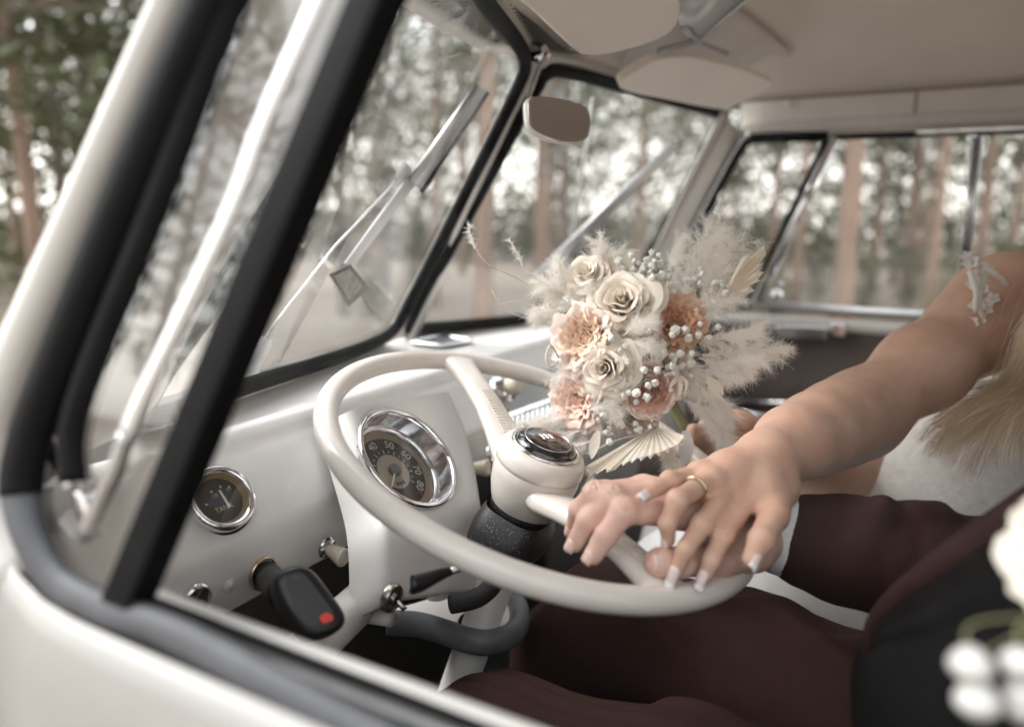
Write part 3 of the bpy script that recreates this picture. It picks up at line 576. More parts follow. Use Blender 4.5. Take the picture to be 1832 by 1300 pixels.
for q in ((452, 703), (477, 697)):
    MB().lathe([(0, .0008), (.0022, .0006), (.003, 0)], hit(*q, A(0, 0, -.1865), A(0, 0, 1)), A(0, 0, 1), 10).build('rust_spot', RUST, van)
# instrument pod
PA_ = R(44); PN = A(0, -math.cos(PA_), math.sin(PA_)); SPD = D(730, 818, .733)
def pp(px, py, o=0): return hit(px, py, SPD+PN*o, PN)
APP, APN = A(.33, .380, -.275), unit(A(0, -.97, .24))
def ap(px, py, o=0): return hit(px, py, APP+APN*o, APN)
prow = [(pp(622, 735), pp(806, 700)), (pp(648, 792), pp(840, 772)), (pp(666, 850), pp(856, 850)), (pp(684, 905), pp(866, 915)), (ap(692, 948), ap(869, 958)), (ap(694, 1005), ap(864, 1010)), (ap(695, 1060), ap(856, 1046)), (ap(705, 1086), ap(846, 1062))]
pod = MB(); G = []
for i, (l, r) in enumerate(prow):
    n = PN if i < 4 else APN; bk = -unit(A(0, -.82, .5))*.040; row = [l+bk*1.2+A(-.004, 0, 0), l+bk*.5+A(-.004, 0, 0), l+bk*.15+A(-.001, 0, 0), l+A(.005, 0, 0)]
    for t in np.linspace(.12, .88, 9): row.append(l*(1-t)+r*t+n*.004*math.sin(math.pi*t))
    row += [r+A(-.004, 0, 0), r+bk*.12+A(.003, 0, 0), r+bk*.5+A(.006, 0, 0), r+bk*1.2+A(.007, 0, 0)]; G.append(row)
G.append([p*1.0+A(0, .055, -.004) if 2 < j < 14 else p+A(0, .03, -.004) for j, p in enumerate(G[-1])])
pod.grid(G).build('instrument_pod', PAINT, van, subsurf=2)

def ring_text(txt_list, c, n, up, r, size, m, parent):
    n = unit(n); ux0 = unit(np.cross(up, n))
    for t, ang, ro in txt_list:
        d = math.cos(ang)*ux0+math.sin(ang)*up; p = c+d*r; uy = d if ro is None else (math.cos(ro)*ux0+math.sin(ro)*up); text('dial_number', t, size, p, np.cross(uy, n), uy, m, parent, lift=.0002)
def gauge_parts(c, n, rad, deep):
    return None
WHITEP = mat('dial_print', (.62, .60, .52), .6); DIALG = mat('dial_face_dark', (.030, .028, .024), .5, var=.1); DIALB = mat('dial_face_beige', (.36, .31, .25), .55, var=.05)
GLOW = mat('dial_print_cream', (.62, .60, .38), .6); REDP = mat('red_print', (.35, .05, .04), .6)
# speedometer: recessed in a deep chrome cup
sp = MB().lathe([(.0535, -.004), (.0575, -.002), (.0590, .0015), (.0580, .0042), (.0555, .0050), (.0535, .0036), (.0525, .000), (.0505, -.020), (.0500, -.021), (.0490, -.0185), (.0475, -.0185), (.0465, -.021), (.0455, -.026)], pp(730, 818, .004), PN, 64).build('speedometer', CHROME, van)
DC = pp(730, 818, .004)-PN*.026; up = A(0, math.sin(PA_), math.cos(PA_))
MB().lathe([(0, 0), (.0462, 0)], DC, PN, 48).build('dial_plate', DIALG, sp, smooth=False)
MB().lathe([(.0395, .0006), (.0462, .0012)], DC, PN, 48).build('dial_rim', mat('dial_rim_tan', (.30, .23, .16), .5, var=.06), sp, smooth=False)
MB().lathe([(0, .0006), (.0200, .0006)], DC, PN, 48).build('dial_centre', DIALB, sp, smooth=False)
MB().lathe([(0, .006), (.006, .0055), (.0066, .003), (.0066, .0008)], DC, PN, 24).build('needle_hub', mat('hub_green_grey', (.12, .13, .115), .45), sp)
uxs = unit(np.cross(up, PN))
def pol(a, r): return DC+(math.cos(a)*uxs+math.sin(a)*up)*r
ang = {'20': R(176), '30': R(138), '40': R(98), '50': R(57), '60': R(19), '70': R(-16), '80': R(-51)}
ring_text([(k, v, None) for k, v in ang.items()], DC+PN*.0004, PN, up, .0325, .0122, WHITEP, sp)
for k in range(15):
    a = R(176-16.2*k); q = pol(a, .0235); d = unit(q-DC); MB().box(q+PN*.0006, d*(.0022 if k % 2 == 0 else .0012), np.cross(PN, d)*.0004, PN*.0002).build('dial_tick', WHITEP, sp, smooth=False)
nd = unit(pol(R(216), 1)-DC); MB().prism([DC+PN*.004+nd*.003+np.cross(PN, nd)*.0009, DC+PN*.004+nd*.0245+np.cross(PN, nd)*.0006, DC+PN*.004+nd*.0245-np.cross(PN, nd)*.0006, DC+PN*.004+nd*.003-np.cross(PN, nd)*.0009], PN*.0006).build('needle', mat('needle_cream', (.75, .70, .58), .5), sp, smooth=False)
for k in range(3):
    q = pol(R(-112+17*k), .0148); d = unit(q-DC); t = np.cross(PN, d); MB().box(q+PN*.0009, d*.0021, t*.0012, PN*.0002).build('odometer_window', BLACKP, sp, smooth=False)
MB().box(pol(R(-66), .036)+PN*.0007, unit(pol(R(-66), 1)-DC)*.0022, np.cross(PN, unit(pol(R(-66), 1)-DC))*.0012, PN*.0002).build('red_mark', REDP, sp, smooth=False)
MB().lathe([(0, .0), (.0492, .0)], DC+PN*.0065, PN, 48).build('gauge_glass', glass('gauge_glass', haze=.02), sp, smooth=False)
# fuel gauge
FN = unit(DN+A(-.10, 0, 0)); FC = FG+FN*.005; fup = unit(DT-(DT@FN)*FN); fux = unit(np.cross(fup, FN))
fgz = MB().lathe([(.0290, -.006), (.0292, .0045), (.0275, .0065), (.0250, .0066), (.0232, .0050), (.0226, .0030)], FC, FN, 48).build('fuel_gauge', CHROME, van)
MB().lathe([(.0306, -.007), (.0308, -.003), (.0288, -.002)], FC, FN, 48).build('gauge_gasket', RUBBER, fgz)
MB().lathe([(0, -.0022), (.0235, -.0022)], FC, FN, 40).build('dial_plate', DIALG, fgz, smooth=False)
MB().lathe([(.0200, -.0016), (.0225, .003), (.0228, .0035)], FC, FN, 40).build('dial_rim', mat('dial_rim_amber', (.34, .23, .12), .5), fgz)
fo = FC-FN*.0022
def fpol(a, r): return fo+(math.cos(a)*fux+math.sin(a)*fup)*r
FV = fo-fup*.0065+fux*.0035
arc = [FV+(math.cos(a)*fux+math.sin(a)*fup)*.0152 for a in np.linspace(R(40), R(165), 20)]
MB().add([p+FN*.0003 for p in arc]+[FV+FN*.0003-fux*.003], [tuple(range(21))]).build('dial_sector', mat('dial_sector', (.055, .062, .072), .5, var=.2, vscale=900), fgz, smooth=False)
text('dial_lettering', 'TANK', .0062, fo-fup*.0078+fux*.0002, fux, fup, GLOW, fgz, lift=.0006)
text('dial_lettering', '1/2', .0040, FV+(math.cos(R(115))*fux+math.sin(R(115))*fup)*.0125, fux, fup, GLOW, fgz, lift=.0006); text('dial_lettering', '1/1', .0040, FV+(math.cos(R(55))*fux+math.sin(R(55))*fup)*.0150, fux, fup, GLOW, fgz, lift=.0006)
for a in (155, 112, 80, 55):
    d = math.cos(R(a))*fux+math.sin(R(a))*fup; MB().box(FV+d*.0172+FN*.0005, d*.0011, np.cross(FN, d)*.0006, FN*.0002).build('dial_tick', GLOW, fgz, smooth=False)
d = unit(math.cos(R(93))*fux+math.sin(R(93))*fup); t = np.cross(FN, d); nb = FV+fux*.0015-fup*.002
MB().prism([nb-t*.0012, nb+d*.0165-t*.0007, nb+d*.0165+t*.0007, nb+t*.0012], FN*.0008).build('needle', mat('needle_white', (.8, .8, .78), .5), fgz, smooth=False)
MB().lathe([(0, .0030), (.0232, .0030)], FC, FN, 40).build('gauge_glass', glass('gauge_glass', haze=.02), fgz, smooth=False)
# pull knobs
def knob(c, ax, s=1., name='pull_knob'):
    k = MB().lathe([(.0045*s, 0), (.0055*s, .004*s), (.0070*s, .012*s), (.0086*s, .0205*s), (.0090*s, .0225*s), (.0086*s, .0240*s), (.0070*s, .0250*s), (.004*s, .0253*s), (0, .0254*s)], c, ax, 28).build(name, IVORY, van)
    MB().lathe([(.0105*s, -.001), (.0105*s, .0015*s), (.0088*s, .0035*s), (.0060*s, .0035*s), (.0045*s, .006*s)], c, ax, 24).build('knob_collar', CHROME, k); return k
LIPN = unit(A(.15, -1, -.05))
knob(hit(583, 978, A(0, dface(-.268)+.007, 0), A(0, 1, 0)), unit(A(-.06, -1, -.22)), 1.05)
knob(dp(836, 838), unit(A(.15, -.9, .15)), 1.15); knob(dp(878, 812), unit(A(.15, -.9, .15)), 1.15)
# lighter socket and small plug on the lower lip
LS = hit(468, 1024, A(0, dface(-.268)+.007, 0), A(0, 1, 0))
MB().lathe([(.0150, -.001), (.0155, .002), (.0148, .004), (.0132, .0045), (.0128, -.004)], LS, A(0, -1, 0), 32).build('lighter_socket', mat('brass_chrome', (.70, .55, .40), .2, 1.), van)
pg = hit(409, 1046, A(0, dface(-.268)+.007, 0), A(0, 1, 0)); MB().lathe([(.0058, 0), (.0058, .0018), (.0048, .0026), (.0036, .0022), (.0030, .0032), (0, .0036)], pg, A(0, -1, 0), 20).build('blanking_plug', IPAINT, van)
ls2 = hit(345, 1066, A(0, dface(-.268)+.007, 0), A(0, 1, 0))
MB().lathe([(.0125, 0), (.0130, .004), (.0115, .008), (.0095, .0085), (.009, .002), (0, .002)], ls2, A(-.1, -1, -.1), 24).build('lock_barrel', CHROME, van)
MB().box(ls2+A(0, -.006, 0), A(.004, 0, .003), A(0, .006, 0), A(-.002, 0, .008)).build('lock_key', BLACKP, van, bevel=.002)
# dashboard-top ashtray, radio knob and grille beyond the wheel
dtz = A(0, 0, -.1865)
at_ = [hit(x, y, dtz, A(0, 0, 1)) for x, y in ((731, 617), (788, 604), (848, 614), (792, 624))]
MB().prism(round_poly([p+A(0, 0, .001) for p in at_], .012), A(0, 0, .004)).build('ashtray_lid', BRUSHED, van, bevel=.002, auto=40)
MB().tube([p+A(0, 0, .005) for p in round_poly([p for p in at_], .012)], .0025, 8, closed=True).build('ashtray_rim', CHROME, van)
rc = dp(896, 700); MB().lathe([(.024, 0), (.024, .006), (.018, .012), (.012, .014)], rc, DN, 24).build('radio_knob_bezel', CHROME, van)
MB().lathe([(.010, .006), (.0155, .018), (.0155, .026), (.012, .031), (0, .033)], rc+A(.006, 0, .002), DN+A(0, -.4, 0), 24).build('radio_knob', IVORY, van)
rp = [dp(862, 716, .002), dp(905, 668, .002), dp(1010, 660, .002), dp(1020, 716, .002), dp(930, 752, .002)]
MB().prism(rp, DN*.006).build('radio_face', mat('radio_grey', (.28, .28, .27), .35, metal=.5, var=.2), van, bevel=.003, auto=40)
MB().prism([dp(x, y, .012) for x, y in ((898, 742), (1000, 706), (1003, 716), (901, 752))], DN*.006).build('radio_trim', CHROME, van, bevel=.002, auto=40)
for k in range(13):
    x = 908+k*9.0; y = 748-k*3.1; MB().prism([dp(x, y+4, .012), dp(x+4.5, y+3, .012), dp(x+2, y+24, .012), dp(x-2.5, y+25, .012)], DN*.008).build('grille_bar', CHROME if k % 1 == 0 else BRUSHED, van, auto=40)
MB().prism([dp(x, y, .006) for x, y in ((900, 752), (1030, 706), (1030, 730), (902, 778))], DN*.002).build('grille_back', BLACKP, van, auto=40)
# toggle with knurled collar low on the pod
tg = ap(694, 1066, .003)
tgc = MB().lathe([(.0105, 0), (.0122, .001), (.0126, .006), (.0118, .0075), (.0100, .0078), (.0094, .0060), (.0090, .001), (0, .001)], tg, APN+A(0, -.1, -.35), 36).build('toggle_switch', mat('nickel_warm', (.42, .39, .35), .28, 1., var=.2, vscale=300), van, auto=50)
tn = unit(APN+A(0, -.1, -.35)); MB().lathe([(.0062, .001), (.0060, .006), (.0042, .0075), (.0036, .009)], tg, tn, 8).build('toggle_nut', BRUSHED, tgc, auto=30)
MB().tube([tg+tn*.006, tg+tn*.012+A(0, 0, -.002), tg+tn*.018+A(0, 0, -.006)], [.0022, .0018, .0028], 10).build('toggle_lever', CHROME, tgc)

# ---------------------------------------------------------------- steering wheel and column
sw = None
def wp(a, r=WR, h=0.): return WC+(math.cos(a)*A(1, 0, 0)+math.sin(a)*WY)*r+WN*h
rim = MB().tube([wp(a) for a in np.linspace(0, 2*math.pi, 120, endpoint=False)], .0108, 20, closed=True); sw = rim.build('steering_wheel', WHEELM, van)
SPF = W(818, 648); SPR = W(1168, 1037)
for e, nm in ((SPF, 'f'), (SPR, 'r')):
    d = unit(e-WC); d = unit(d-(d@WN)*WN); s = np.cross(WN, d); g = []
    for t, hw, th, h in ((.015, .024, .012, -.032), (.040, .0230, .012, -.030), (.075, .0190, .0102, -.0185), (.11, .0162, .0092, -.0085), (.15, .0152, .0088, -.002), (.178, .0165, .0092, 0), (.192, .0195, .0098, 0), (.203, .0285, .0085, 0), (.207, .034, .004, 0)):
        c = WC+d*t+WN*h; g.append([c+s*hw*math.copysign(abs(math.cos(a))**.7, math.cos(a))+WN*th*math.copysign(abs(math.sin(a))**.8, math.sin(a)) for a in np.linspace(0, 2*math.pi, 20)])
    sp_ = MB().grid(g).build('spoke', WHEELM, sw)
    for k in range(16):
        t = .062+k*.0042 if nm == 'f' else .105+k*.0042; c = WC+d*t+WN*np.interp(t, [.04, .075, .11, .15, .178], [-.030+.0121, -.0185+.0103, -.0085+.0093, -.002+.0089, .0093]); MB().box(c, d*.0009, s*.0060, WN*.0006).build('spoke_rib', WHEELM, sw, bevel=.0004)
hub = MB().lathe([(.0300, .0125), (.0345, .0130), (.0400, .0105), (.0430, .0050), (.0436, -.0020), (.0436, -.0060), (.0427, -.0066), (.0432, -.0074), (.0428, -.018), (.0405, -.034), (.0360, -.048), (.0310, -.057), (.0300, -.060)], WC+A(.003, 0, 0)-WN*.007, WN, 56).build('wheel_hub', WHEELM, sw)
HC = WC+A(.004, 0, 0)+WN*.0060
MB().lathe([(.0335, -.0015), (.0345, .0008), (.0335, .0024), (.0318, .0026), (.0305, .0012), (.0300, -.001)], HC, WN, 56).build('horn_bezel', CHROME, sw)
hb = MB().lathe([(.0302, 0), (.0296, .0035), (.0270, .0062), (.0220, .0082), (.0150, .0095), (.007, .0101), (0, .0103)], HC, WN, 48).build('horn_button', mat('horn_black_enamel', (.006, .006, .007), .08, coat=1.), sw)
MB().tube([HC+WN*.0078+(math.cos(a)*A(1, 0, 0)+math.sin(a)*WY)*.0232 for a in np.linspace(0, 2*math.pi, 60, endpoint=False)], .0005, 6, closed=True).build('horn_ring', CHROME, sw)
# crest on the horn button: shield with a little gatehouse
ex = unit(unit(HC-SPF)-(unit(HC-SPF)@WN)*WN); ex = np.cross(WN, ex); ey = np.cross(WN, ex)
EC = HC+WN*.0100
def em(u, v): r2 = u*u+v*v; return EC+ex*u+ey*v-WN*min(.004, r2*7.5)
crest = MB(); crest.m = 0
for pts in ([(-.0105, .0105), (.0105, .0105), (.0105, .0085), (-.0105, .0085)], [(-.0105, .0085), (-.0085, .0085), (-.0085, -.004), (-.0105, -.003)], [(.0085, .0085), (.0105, .0085), (.0105, -.003), (.0085, -.004)], [(-.0105, -.003), (-.0085, -.004), (0, -.0105), (0, -.0125)], [(.0105, -.003), (.0085, -.004), (0, -.0105), (0, -.0125)]):
    crest.prism([em(*p) for p in pts], WN*.0006)
for u in (-.0055, 0, .0055):
    crest.prism([em(u-.0015, -.001), em(u+.0015, -.001), em(u+.0015, .005), em(u-.0015, .005)], WN*.0008)
    crest.prism([em(u-.0021, .005), em(u+.0021, .005), em(u+.0021, .0064), em(u-.0021, .0064)], WN*.0008)
crest.prism([em(-.007, -.003), em(.007, -.003), em(.007, -.0012), em(-.007, -.0012)], WN*.0008)
crest.prism([em(-.004, -.0068), em(.0035, -.0066), em(.005, -.0048), em(-.0045, -.005)], WN*.0008)
crest.build('horn_crest', CHROME, sw, smooth=False)
col_ = MB().tube([WC-WN*.10, WC-WN*.75], .0195, 24).build('steering_column', IPAINT, van)
DUST = mat('dusty_black_shroud', (.016, .016, .017), .5, var=.3, vscale=40)
t = DUST.node_tree; nz = t.nodes.new('ShaderNodeTexNoise'); nz.inputs['Scale'].default_value = 700; nz.inputs['Detail'].default_value = 2
rp_ = t.nodes.new('ShaderNodeValToRGB'); rp_.color_ramp.elements[0].position = .61; rp_.color_ramp.elements[0].color = (.014, .014, .015, 1); rp_.color_ramp.elements[1].position = .74; rp_.color_ramp.elements[1].color = (.26, .255, .25, 1)
tc = t.nodes.new('ShaderNodeTexCoord'); t.links.new(tc.outputs['Object'], nz.inputs['Vector']); t.links.new(nz.outputs['Fac'], rp_.inputs[0]); t.links.new(rp_.outputs[0], t.nodes['Principled BSDF'].inputs['Base Color'])
MB().lathe([(.0315, -.058), (.0325, -.061), (.0325, -.067), (.030, -.069)], WC, WN, 40).build('hub_collar', BLACKP, van)
shp = []
for h, s0, s1 in ((-.063, .032, .034), (-.071, .034, .041), (-.082, .036, .048), (-.094, .036, .051), (-.104, .034, .050), (-.108, .028, .046)):
    shp.append([WC+WN*h+A(-1, 0, 0)*(s1 if math.cos(a) > 0 else s0*.95)*math.copysign(abs(math.cos(a))**.6, math.cos(a))+WY*s0*math.copysign(abs(math.sin(a))**.6, math.sin(a)) for a in np.linspace(0, 2*math.pi, 33)])
MB().grid(shp+[[WC-WN*.108]*33]).build('column_shroud', DUST, van)
# indicator stalk
s0 = D(858, 1003, .590); s1 = D(806, 1022, .565)
st = MB().tube([WC-WN*.095+A(-.04, .0, 0), s0*.5+(WC-WN*.095+A(-.04, 0, 0))*.5, s0, s1], .0027, 10).build('indicator_stalk', CHROME, van)
MB().tube(smooth_path([D(806, 1021, .565), D(790, 1026, .561), D(768, 1035, .556), D(748, 1043, .551), D(739, 1045, .549), D(737, 1045, .5488)], 5), np.interp(np.linspace(0, 1, 26), [0, .12, .3, .55, .8, .92, .97, 1], [.0034, .0040, .0052, .0068, .0074, .0068, .0045, .0004]), 16).build('stalk_grip', BLACKP, st)
# clamp bracket with grey rubber edging, bolt, hose, cross tube
BZ = WC-WN*.215; BN = unit(A(0, -.10, 1))
def bp_(px, py, h=0): return hit(px, py, BZ+BN*h, BN)
bo = smooth_path([bp_(x, y) for x, y in ((692, 1112), (760, 1118), (820, 1140), (870, 1150), (915, 1138), (930, 1110), (925, 1082), (905, 1062), (860, 1052), (800, 1066), (730, 1086), (690, 1095))], 5, True)
MB().prism(bo, BN*.003).build('column_bracket', IPAINT, van, auto=40)
MB().tube(smooth_path([bp_(x, y, .002) for x, y in ((692, 1113), (745, 1116), (790, 1128), (840, 1145), (880, 1148), (916, 1134), (930, 1108), (924, 1080), (912, 1066))], 6), .0115, 16, flat=1.15, nrm=BN).build('bracket_edging', mat('mid_grey_rubber', (.13, .135, .145), .5, var=.25, vscale=40, bump=.2, bscale=200), van)
MB().lathe([(.0078, 0), (.0078, .002), (.006, .0035), (.0055, .007), (0, .0075)], bp_(852, 1121, .003), BN, 8).build('bracket_bolt', BRUSHED, van, auto=30)
MB().tube([WC-WN*.2135+(math.cos(a)*A(1, 0, 0)+math.sin(a)*WY)*.0215 for a in np.linspace(0, 2*math.pi, 30, endpoint=False)], .0022, 8, closed=True).build('column_grommet', RUBBER, van)
hs_ = smooth_path([D(806, 1080, .66), D(830, 1076, .665), D(856, 1068, .67), D(878, 1050, .68), D(890, 1028, .70), D(905, 1000, .72)], 10)
MB().tube(hs_, [.0085+.0006*(i % 2) for i in range(len(hs_))], 14).build('wiring_hose', mat('cloth_hose', (.010, .010, .010), .75, var=.3, vscale=300, bump=.6, bscale=900), van)
MB().tube([D(655, 1066, .70), D(600, 1118, .64), D(540, 1172, .58)], .019, 18).build('support_tube', IPAINT, van)
MB().tube([D(640, 1098, .69), D(700, 1106, .665)], .0075, 12).build('bracket_strut', IPAINT, van)
# opening in the pod behind the speedometer
dg = bpy.context.evaluated_depsgraph_get(); po = [o for o in COL.objects if o.name == 'instrument_pod'][0]; po.modifiers['sub'].levels = 3; dg.update()
me = bpy.data.meshes.new_from_object(po.evaluated_get(dg)); po.modifiers.clear(); po.data = me
bm = bmesh.new(); bm.from_mesh(me); kill = [f_ for f_ in bm.faces if np.linalg.norm(np.array(f_.calc_center_median())-pp(730, 818)-PN*((np.array(f_.calc_center_median())-pp(730, 818))@PN)) < .0548]
bmesh.ops.delete(bm, geom=kill, context='FACES'); bm.to_mesh(me); bm.free(); me.shade_smooth()
# ---------------------------------------------------------------- black transmitter plugged into the lighter socket
dv = empty('car_transmitter', LS, 'black handheld transmitter with red button plugged into the lighter socket', 'transmitter')
def dq(px, py, o=0.): return hit(px, py, D(548, 1075, .535)+DVN*o, DVN)
DVN = unit(unit(CAM-D(548, 1075, .535))*.75+A(0, -.35, .30))
face = smooth_path([dq(x, y) for x, y in ((497, 1038), (512, 1020), (538, 1014), (562, 1026), (590, 1062), (612, 1094), (613, 1112), (598, 1126), (572, 1134), (552, 1132), (532, 1112), (508, 1076))], 5, True)
back = [p-DVN*.020 for p in offset_loop(face, DVN, .003)]
k = len(face); bd = MB(); mid = [p-DVN*.006 for p in offset_loop(face, DVN, -.0025)]; cen = sum(face)/k
rings = [[p+DVN*.0 for p in offset_loop(face, DVN, .0025)], [p-DVN*.0012 for p in face], mid, [p-DVN*.014 for p in mid], back]
v = [p for r_ in rings for p in r_]; f = [tuple(range(k)), tuple(range(5*k-1, 4*k-1, -1))]+[(r_*k+i, r_*k+(i+1) % k, (r_+1)*k+(i+1) % k, (r_+1)*k+i) for r_ in range(4) for i in range(k)]
bd.add(v, f).build('transmitter_body', BLACKP, dv, auto=50)
nk = smooth_path([LS+A(0, .01, 0), LS+A(0, -.008, -.002), LS*.72+cen*.28-DVN*.006, LS*.42+cen*.58-DVN*.010], 8)
MB().tube(nk, np.interp(np.linspace(0, 1, len(nk)), [0, .3, .55, .8, 1], [.0122, .0124, .0115, .0130, .0150]), 24).build('transmitter_neck', BLACKP, dv)
MB().prism(round_poly([dq(*q, .0004) for q in ((508, 1032), (540, 1020), (602, 1100), (548, 1124))], .006), DVN*.0005).build('transmitter_screen', mat('dark_screen', (.010, .010, .011), .4, coat=.1, var=.3, vscale=60), dv, auto=30)
MB().prism(round_poly([dq(*q, .001) for q in ((570, 1102), (586, 1093), (597, 1104), (595, 1110), (579, 1117), (573, 1112))], .0025), DVN*.0016).build('red_button', mat('red_button', (.80, .075, .04), .45), dv, bevel=.0006, auto=40)
MB().prism(round_poly([dq(*q, .001) for q in ((518, 1032), (530, 1027), (535, 1034), (523, 1040))], .0008), DVN*.0003).build('printed_logo', mat('grey_print', (.05, .05, .05), .5), dv, auto=30)
# ---------------------------------------------------------------- the couple
def skin_mat(name, c, c2, red):
    m = mat(name, c, .46, var=.0, sss=.16, ssr=(1, .4, .22), bump=.22, bscale=380, col2=c2, vscale=48, spec=.4); return m
SKM = skin_mat('skin_groom', (.69, .475, .39), (.65, .38, .31), 0); SKB = skin_mat('skin_bride', (.65, .43, .325), (.59, .345, .255), 0)
SUIT = mat('burgundy_suit_wool', (.035, .0140, .0122), .8, var=.12, vscale=60, bump=.35, bscale=1500, spec=.2, fold=.30, fscale=6, fstretch=(2.6, .7, 1))
VEST = mat('black_waistcoat', (.0045, .0040, .0040), .8, var=.2, vscale=40, bump=.3, bscale=1500, spec=.2)
SHIRT = mat('white_shirt', (.80, .80, .80), .7, var=.03, vscale=30, bump=.2, bscale=1200)
SATIN = mat('dress_satin', (.66, .655, .645), .55, var=.03, vscale=14, bump=.25, bscale=900, fold=.4, fscale=9)
LACE = mat('dress_lace', (.70, .68, .65), .7, var=.08, vscale=90, bump=1., bscale=160)
NAILM = mat('nail_groom', (.78, .55, .48), .25, coat=.4); NAILB = mat('nail_bride_lilac', (.82, .66, .64), .2, coat=.4); NAILT = mat('nail_white_tip', (.88, .86, .85), .2, coat=.4)
def finger(P, r, k=.0035, first=.006):
    L = limb(P, r, k); a = L[0]; L[0] = (*a[:5], first)
    L.append(('e', np.asarray(P[1]), np.eye(3), [r[1]*1.01]*3, .004))
    return L
def crease(P, r, i, view, n=3, w=.0005):
    """Fine skin folds over a finger joint."""
    t = unit(unit(P[i]-P[i-1])+unit(P[i+1]-P[i])); d = unit(view-(view@t)*t); s = np.cross(t, d); out = []
    for j in range(n):
        c = P[i]+t*(j-(n-1)/2)*.0026; q = [c+r*1.03*(math.cos(a)*d+math.sin(a)*s) for a in np.linspace(-.75+.1*j, .8-.07*j, 6)]
        for u in range(5): out.append(('c', q[u], q[u+1], w, w, -.0009))
    return out
def nail(P, r, dors, m, parent, L, wd, tipm=None, out=.25, off=0.):
    """Curved nail plate on the back of a fingertip."""
    t = unit(P[3]-P[2]); d = unit(dors-(dors@t)*t); s = np.cross(t, d); base = P[3]+t*(r*.95-L*(1-out))
    def patch(u0, u1, lift):
        G = []
        for u in np.linspace(u0, u1, 7):
            row = []
            for v in np.linspace(-1, 1, 9):
                e = 1 if u > .25 else math.sqrt(max(.0, 1-(1-u/.25)**2))*.5+.5; a = v*1.05*e; rr = wd; sq = 1-.10*max(0, u-.55)
                row.append(base+t*(u*L)+s*rr*math.sin(a)*sq+d*(r*1.0+off-rr*(1-math.cos(a))-.0022*max(0, u-.55)**2*2+lift))
            G.append(row)
        return G
    o = MB().grid(patch(0, 1 if tipm is None else .74, 0)).build('fingernail', m, parent, solid=.0006)
    if tipm is not None: MB().grid(patch(.74, 1, .00008)).build('nail_tip', tipm, o, solid=.0006)
    return o
VW = unit(CAM-W(1200, 930, .05))
# ---- groom
groom = empty('person', A(.4, -.2, -.93), 'person in dark burgundy suit at the steering wheel, one hand on its spoke', 'person')
def w4(L): return [W(*q) for q in L]
gi, gm, gr, gp = w4([(1212, 918, .042), (1118, 914, .042), (1084, 958, .021), (1061, 993, .004)]), w4([(1184, 892, .044), (1094, 888, .043), (1051, 932, .020), (1029, 972, .000)]), w4([(1162, 880, .042), (1066, 882, .039), (1037, 912, .018), (1026, 944, -.002)]), w4([(1152, 872, .034), (1082, 878, .030), (1058, 897, .014), (1048, 917, 0)])
gt = w4([(1345, 982, .022), (1288, 1000, .018), (1216, 1005, .019), (1176, 1006, .018)]); gw = W(1388, 952, .024); ge = A(.49, -.16, -.295)
P = []
P += limb([gw*.75+ge*.25, gw], [.027, .0245], .012)
for f, rw in ((gi, .0145), (gm, .0150), (gr, .0145), (gp, .0130)):
    c0 = gw*.86+f[0]*.14; P += limb([c0, gw*.35+f[0]*.65, f[0]], [.0165, rw*1.02, rw*.84], .012)
P += limb([gw*.6+gt[0]*.4, gt[0], gt[1]], [.018, .0165, .0140], .012)
P += [('e', gi[0]*.5+gt[0]*.3+gw*.2, np.eye(3), [.016]*3, .014)]
P += finger(gi, [.0112, .0095, .0086, .0074]); P += finger(gm, [.0112, .0096, .0086, .0074]); P += finger(gr, [.0108, .0092, .0082, .0070]); P += finger(gp, [.0098, .0082, .0074, .0064])
P += limb([gt[1], gt[2], gt[3]], [.0135, .0112, .0098], .005)+[('e', gt[3]-unit(gt[3]-gt[2])*.004, np.eye(3), [.0112]*3, .004)]
for f in (gi, gm, gr): P += [('c', gw*.45+f[0]*.55+WN*.0125, f[0]+WN*.0070, .0024, .0040, .006)]
for f, r in ((gi, .0095), (gm, .0096), (gr, .0092)): P += crease(f, r, 1, VW*.6+WN*.6-unit(f[2]-f[1])*.4)
sdf_object('body', P, .0013, SKM, groom, relax=2)
nail(gi, .0074, unit(f[1]-f[0])*.9+VW*.45, NAILM, groom, .0105, .0058, out=.05); nail(gm, .0074, unit(gm[1]-gm[0])*.9+VW*.45, NAILM, groom, .0105, .0058, out=.05); nail(gr, .0070, unit(gr[1]-gr[0])*.9+VW*.45, NAILM, groom, .010, .0055, out=.05)
nail(gt, .0098, VW*1.0+WN*.05, NAILM, groom, .0135, .0078, out=.0, off=.0006)
def folds(amp, s, seed, d=None):
    def f(V): n1, n2 = vnoise(V, s, seed), vnoise(V*A(1, 1.3, .8), s*1.7, seed+3); return V+np.stack([n1*amp, n2*amp*.6, (n1*.7+n2*.5)*amp], 1)
    return f
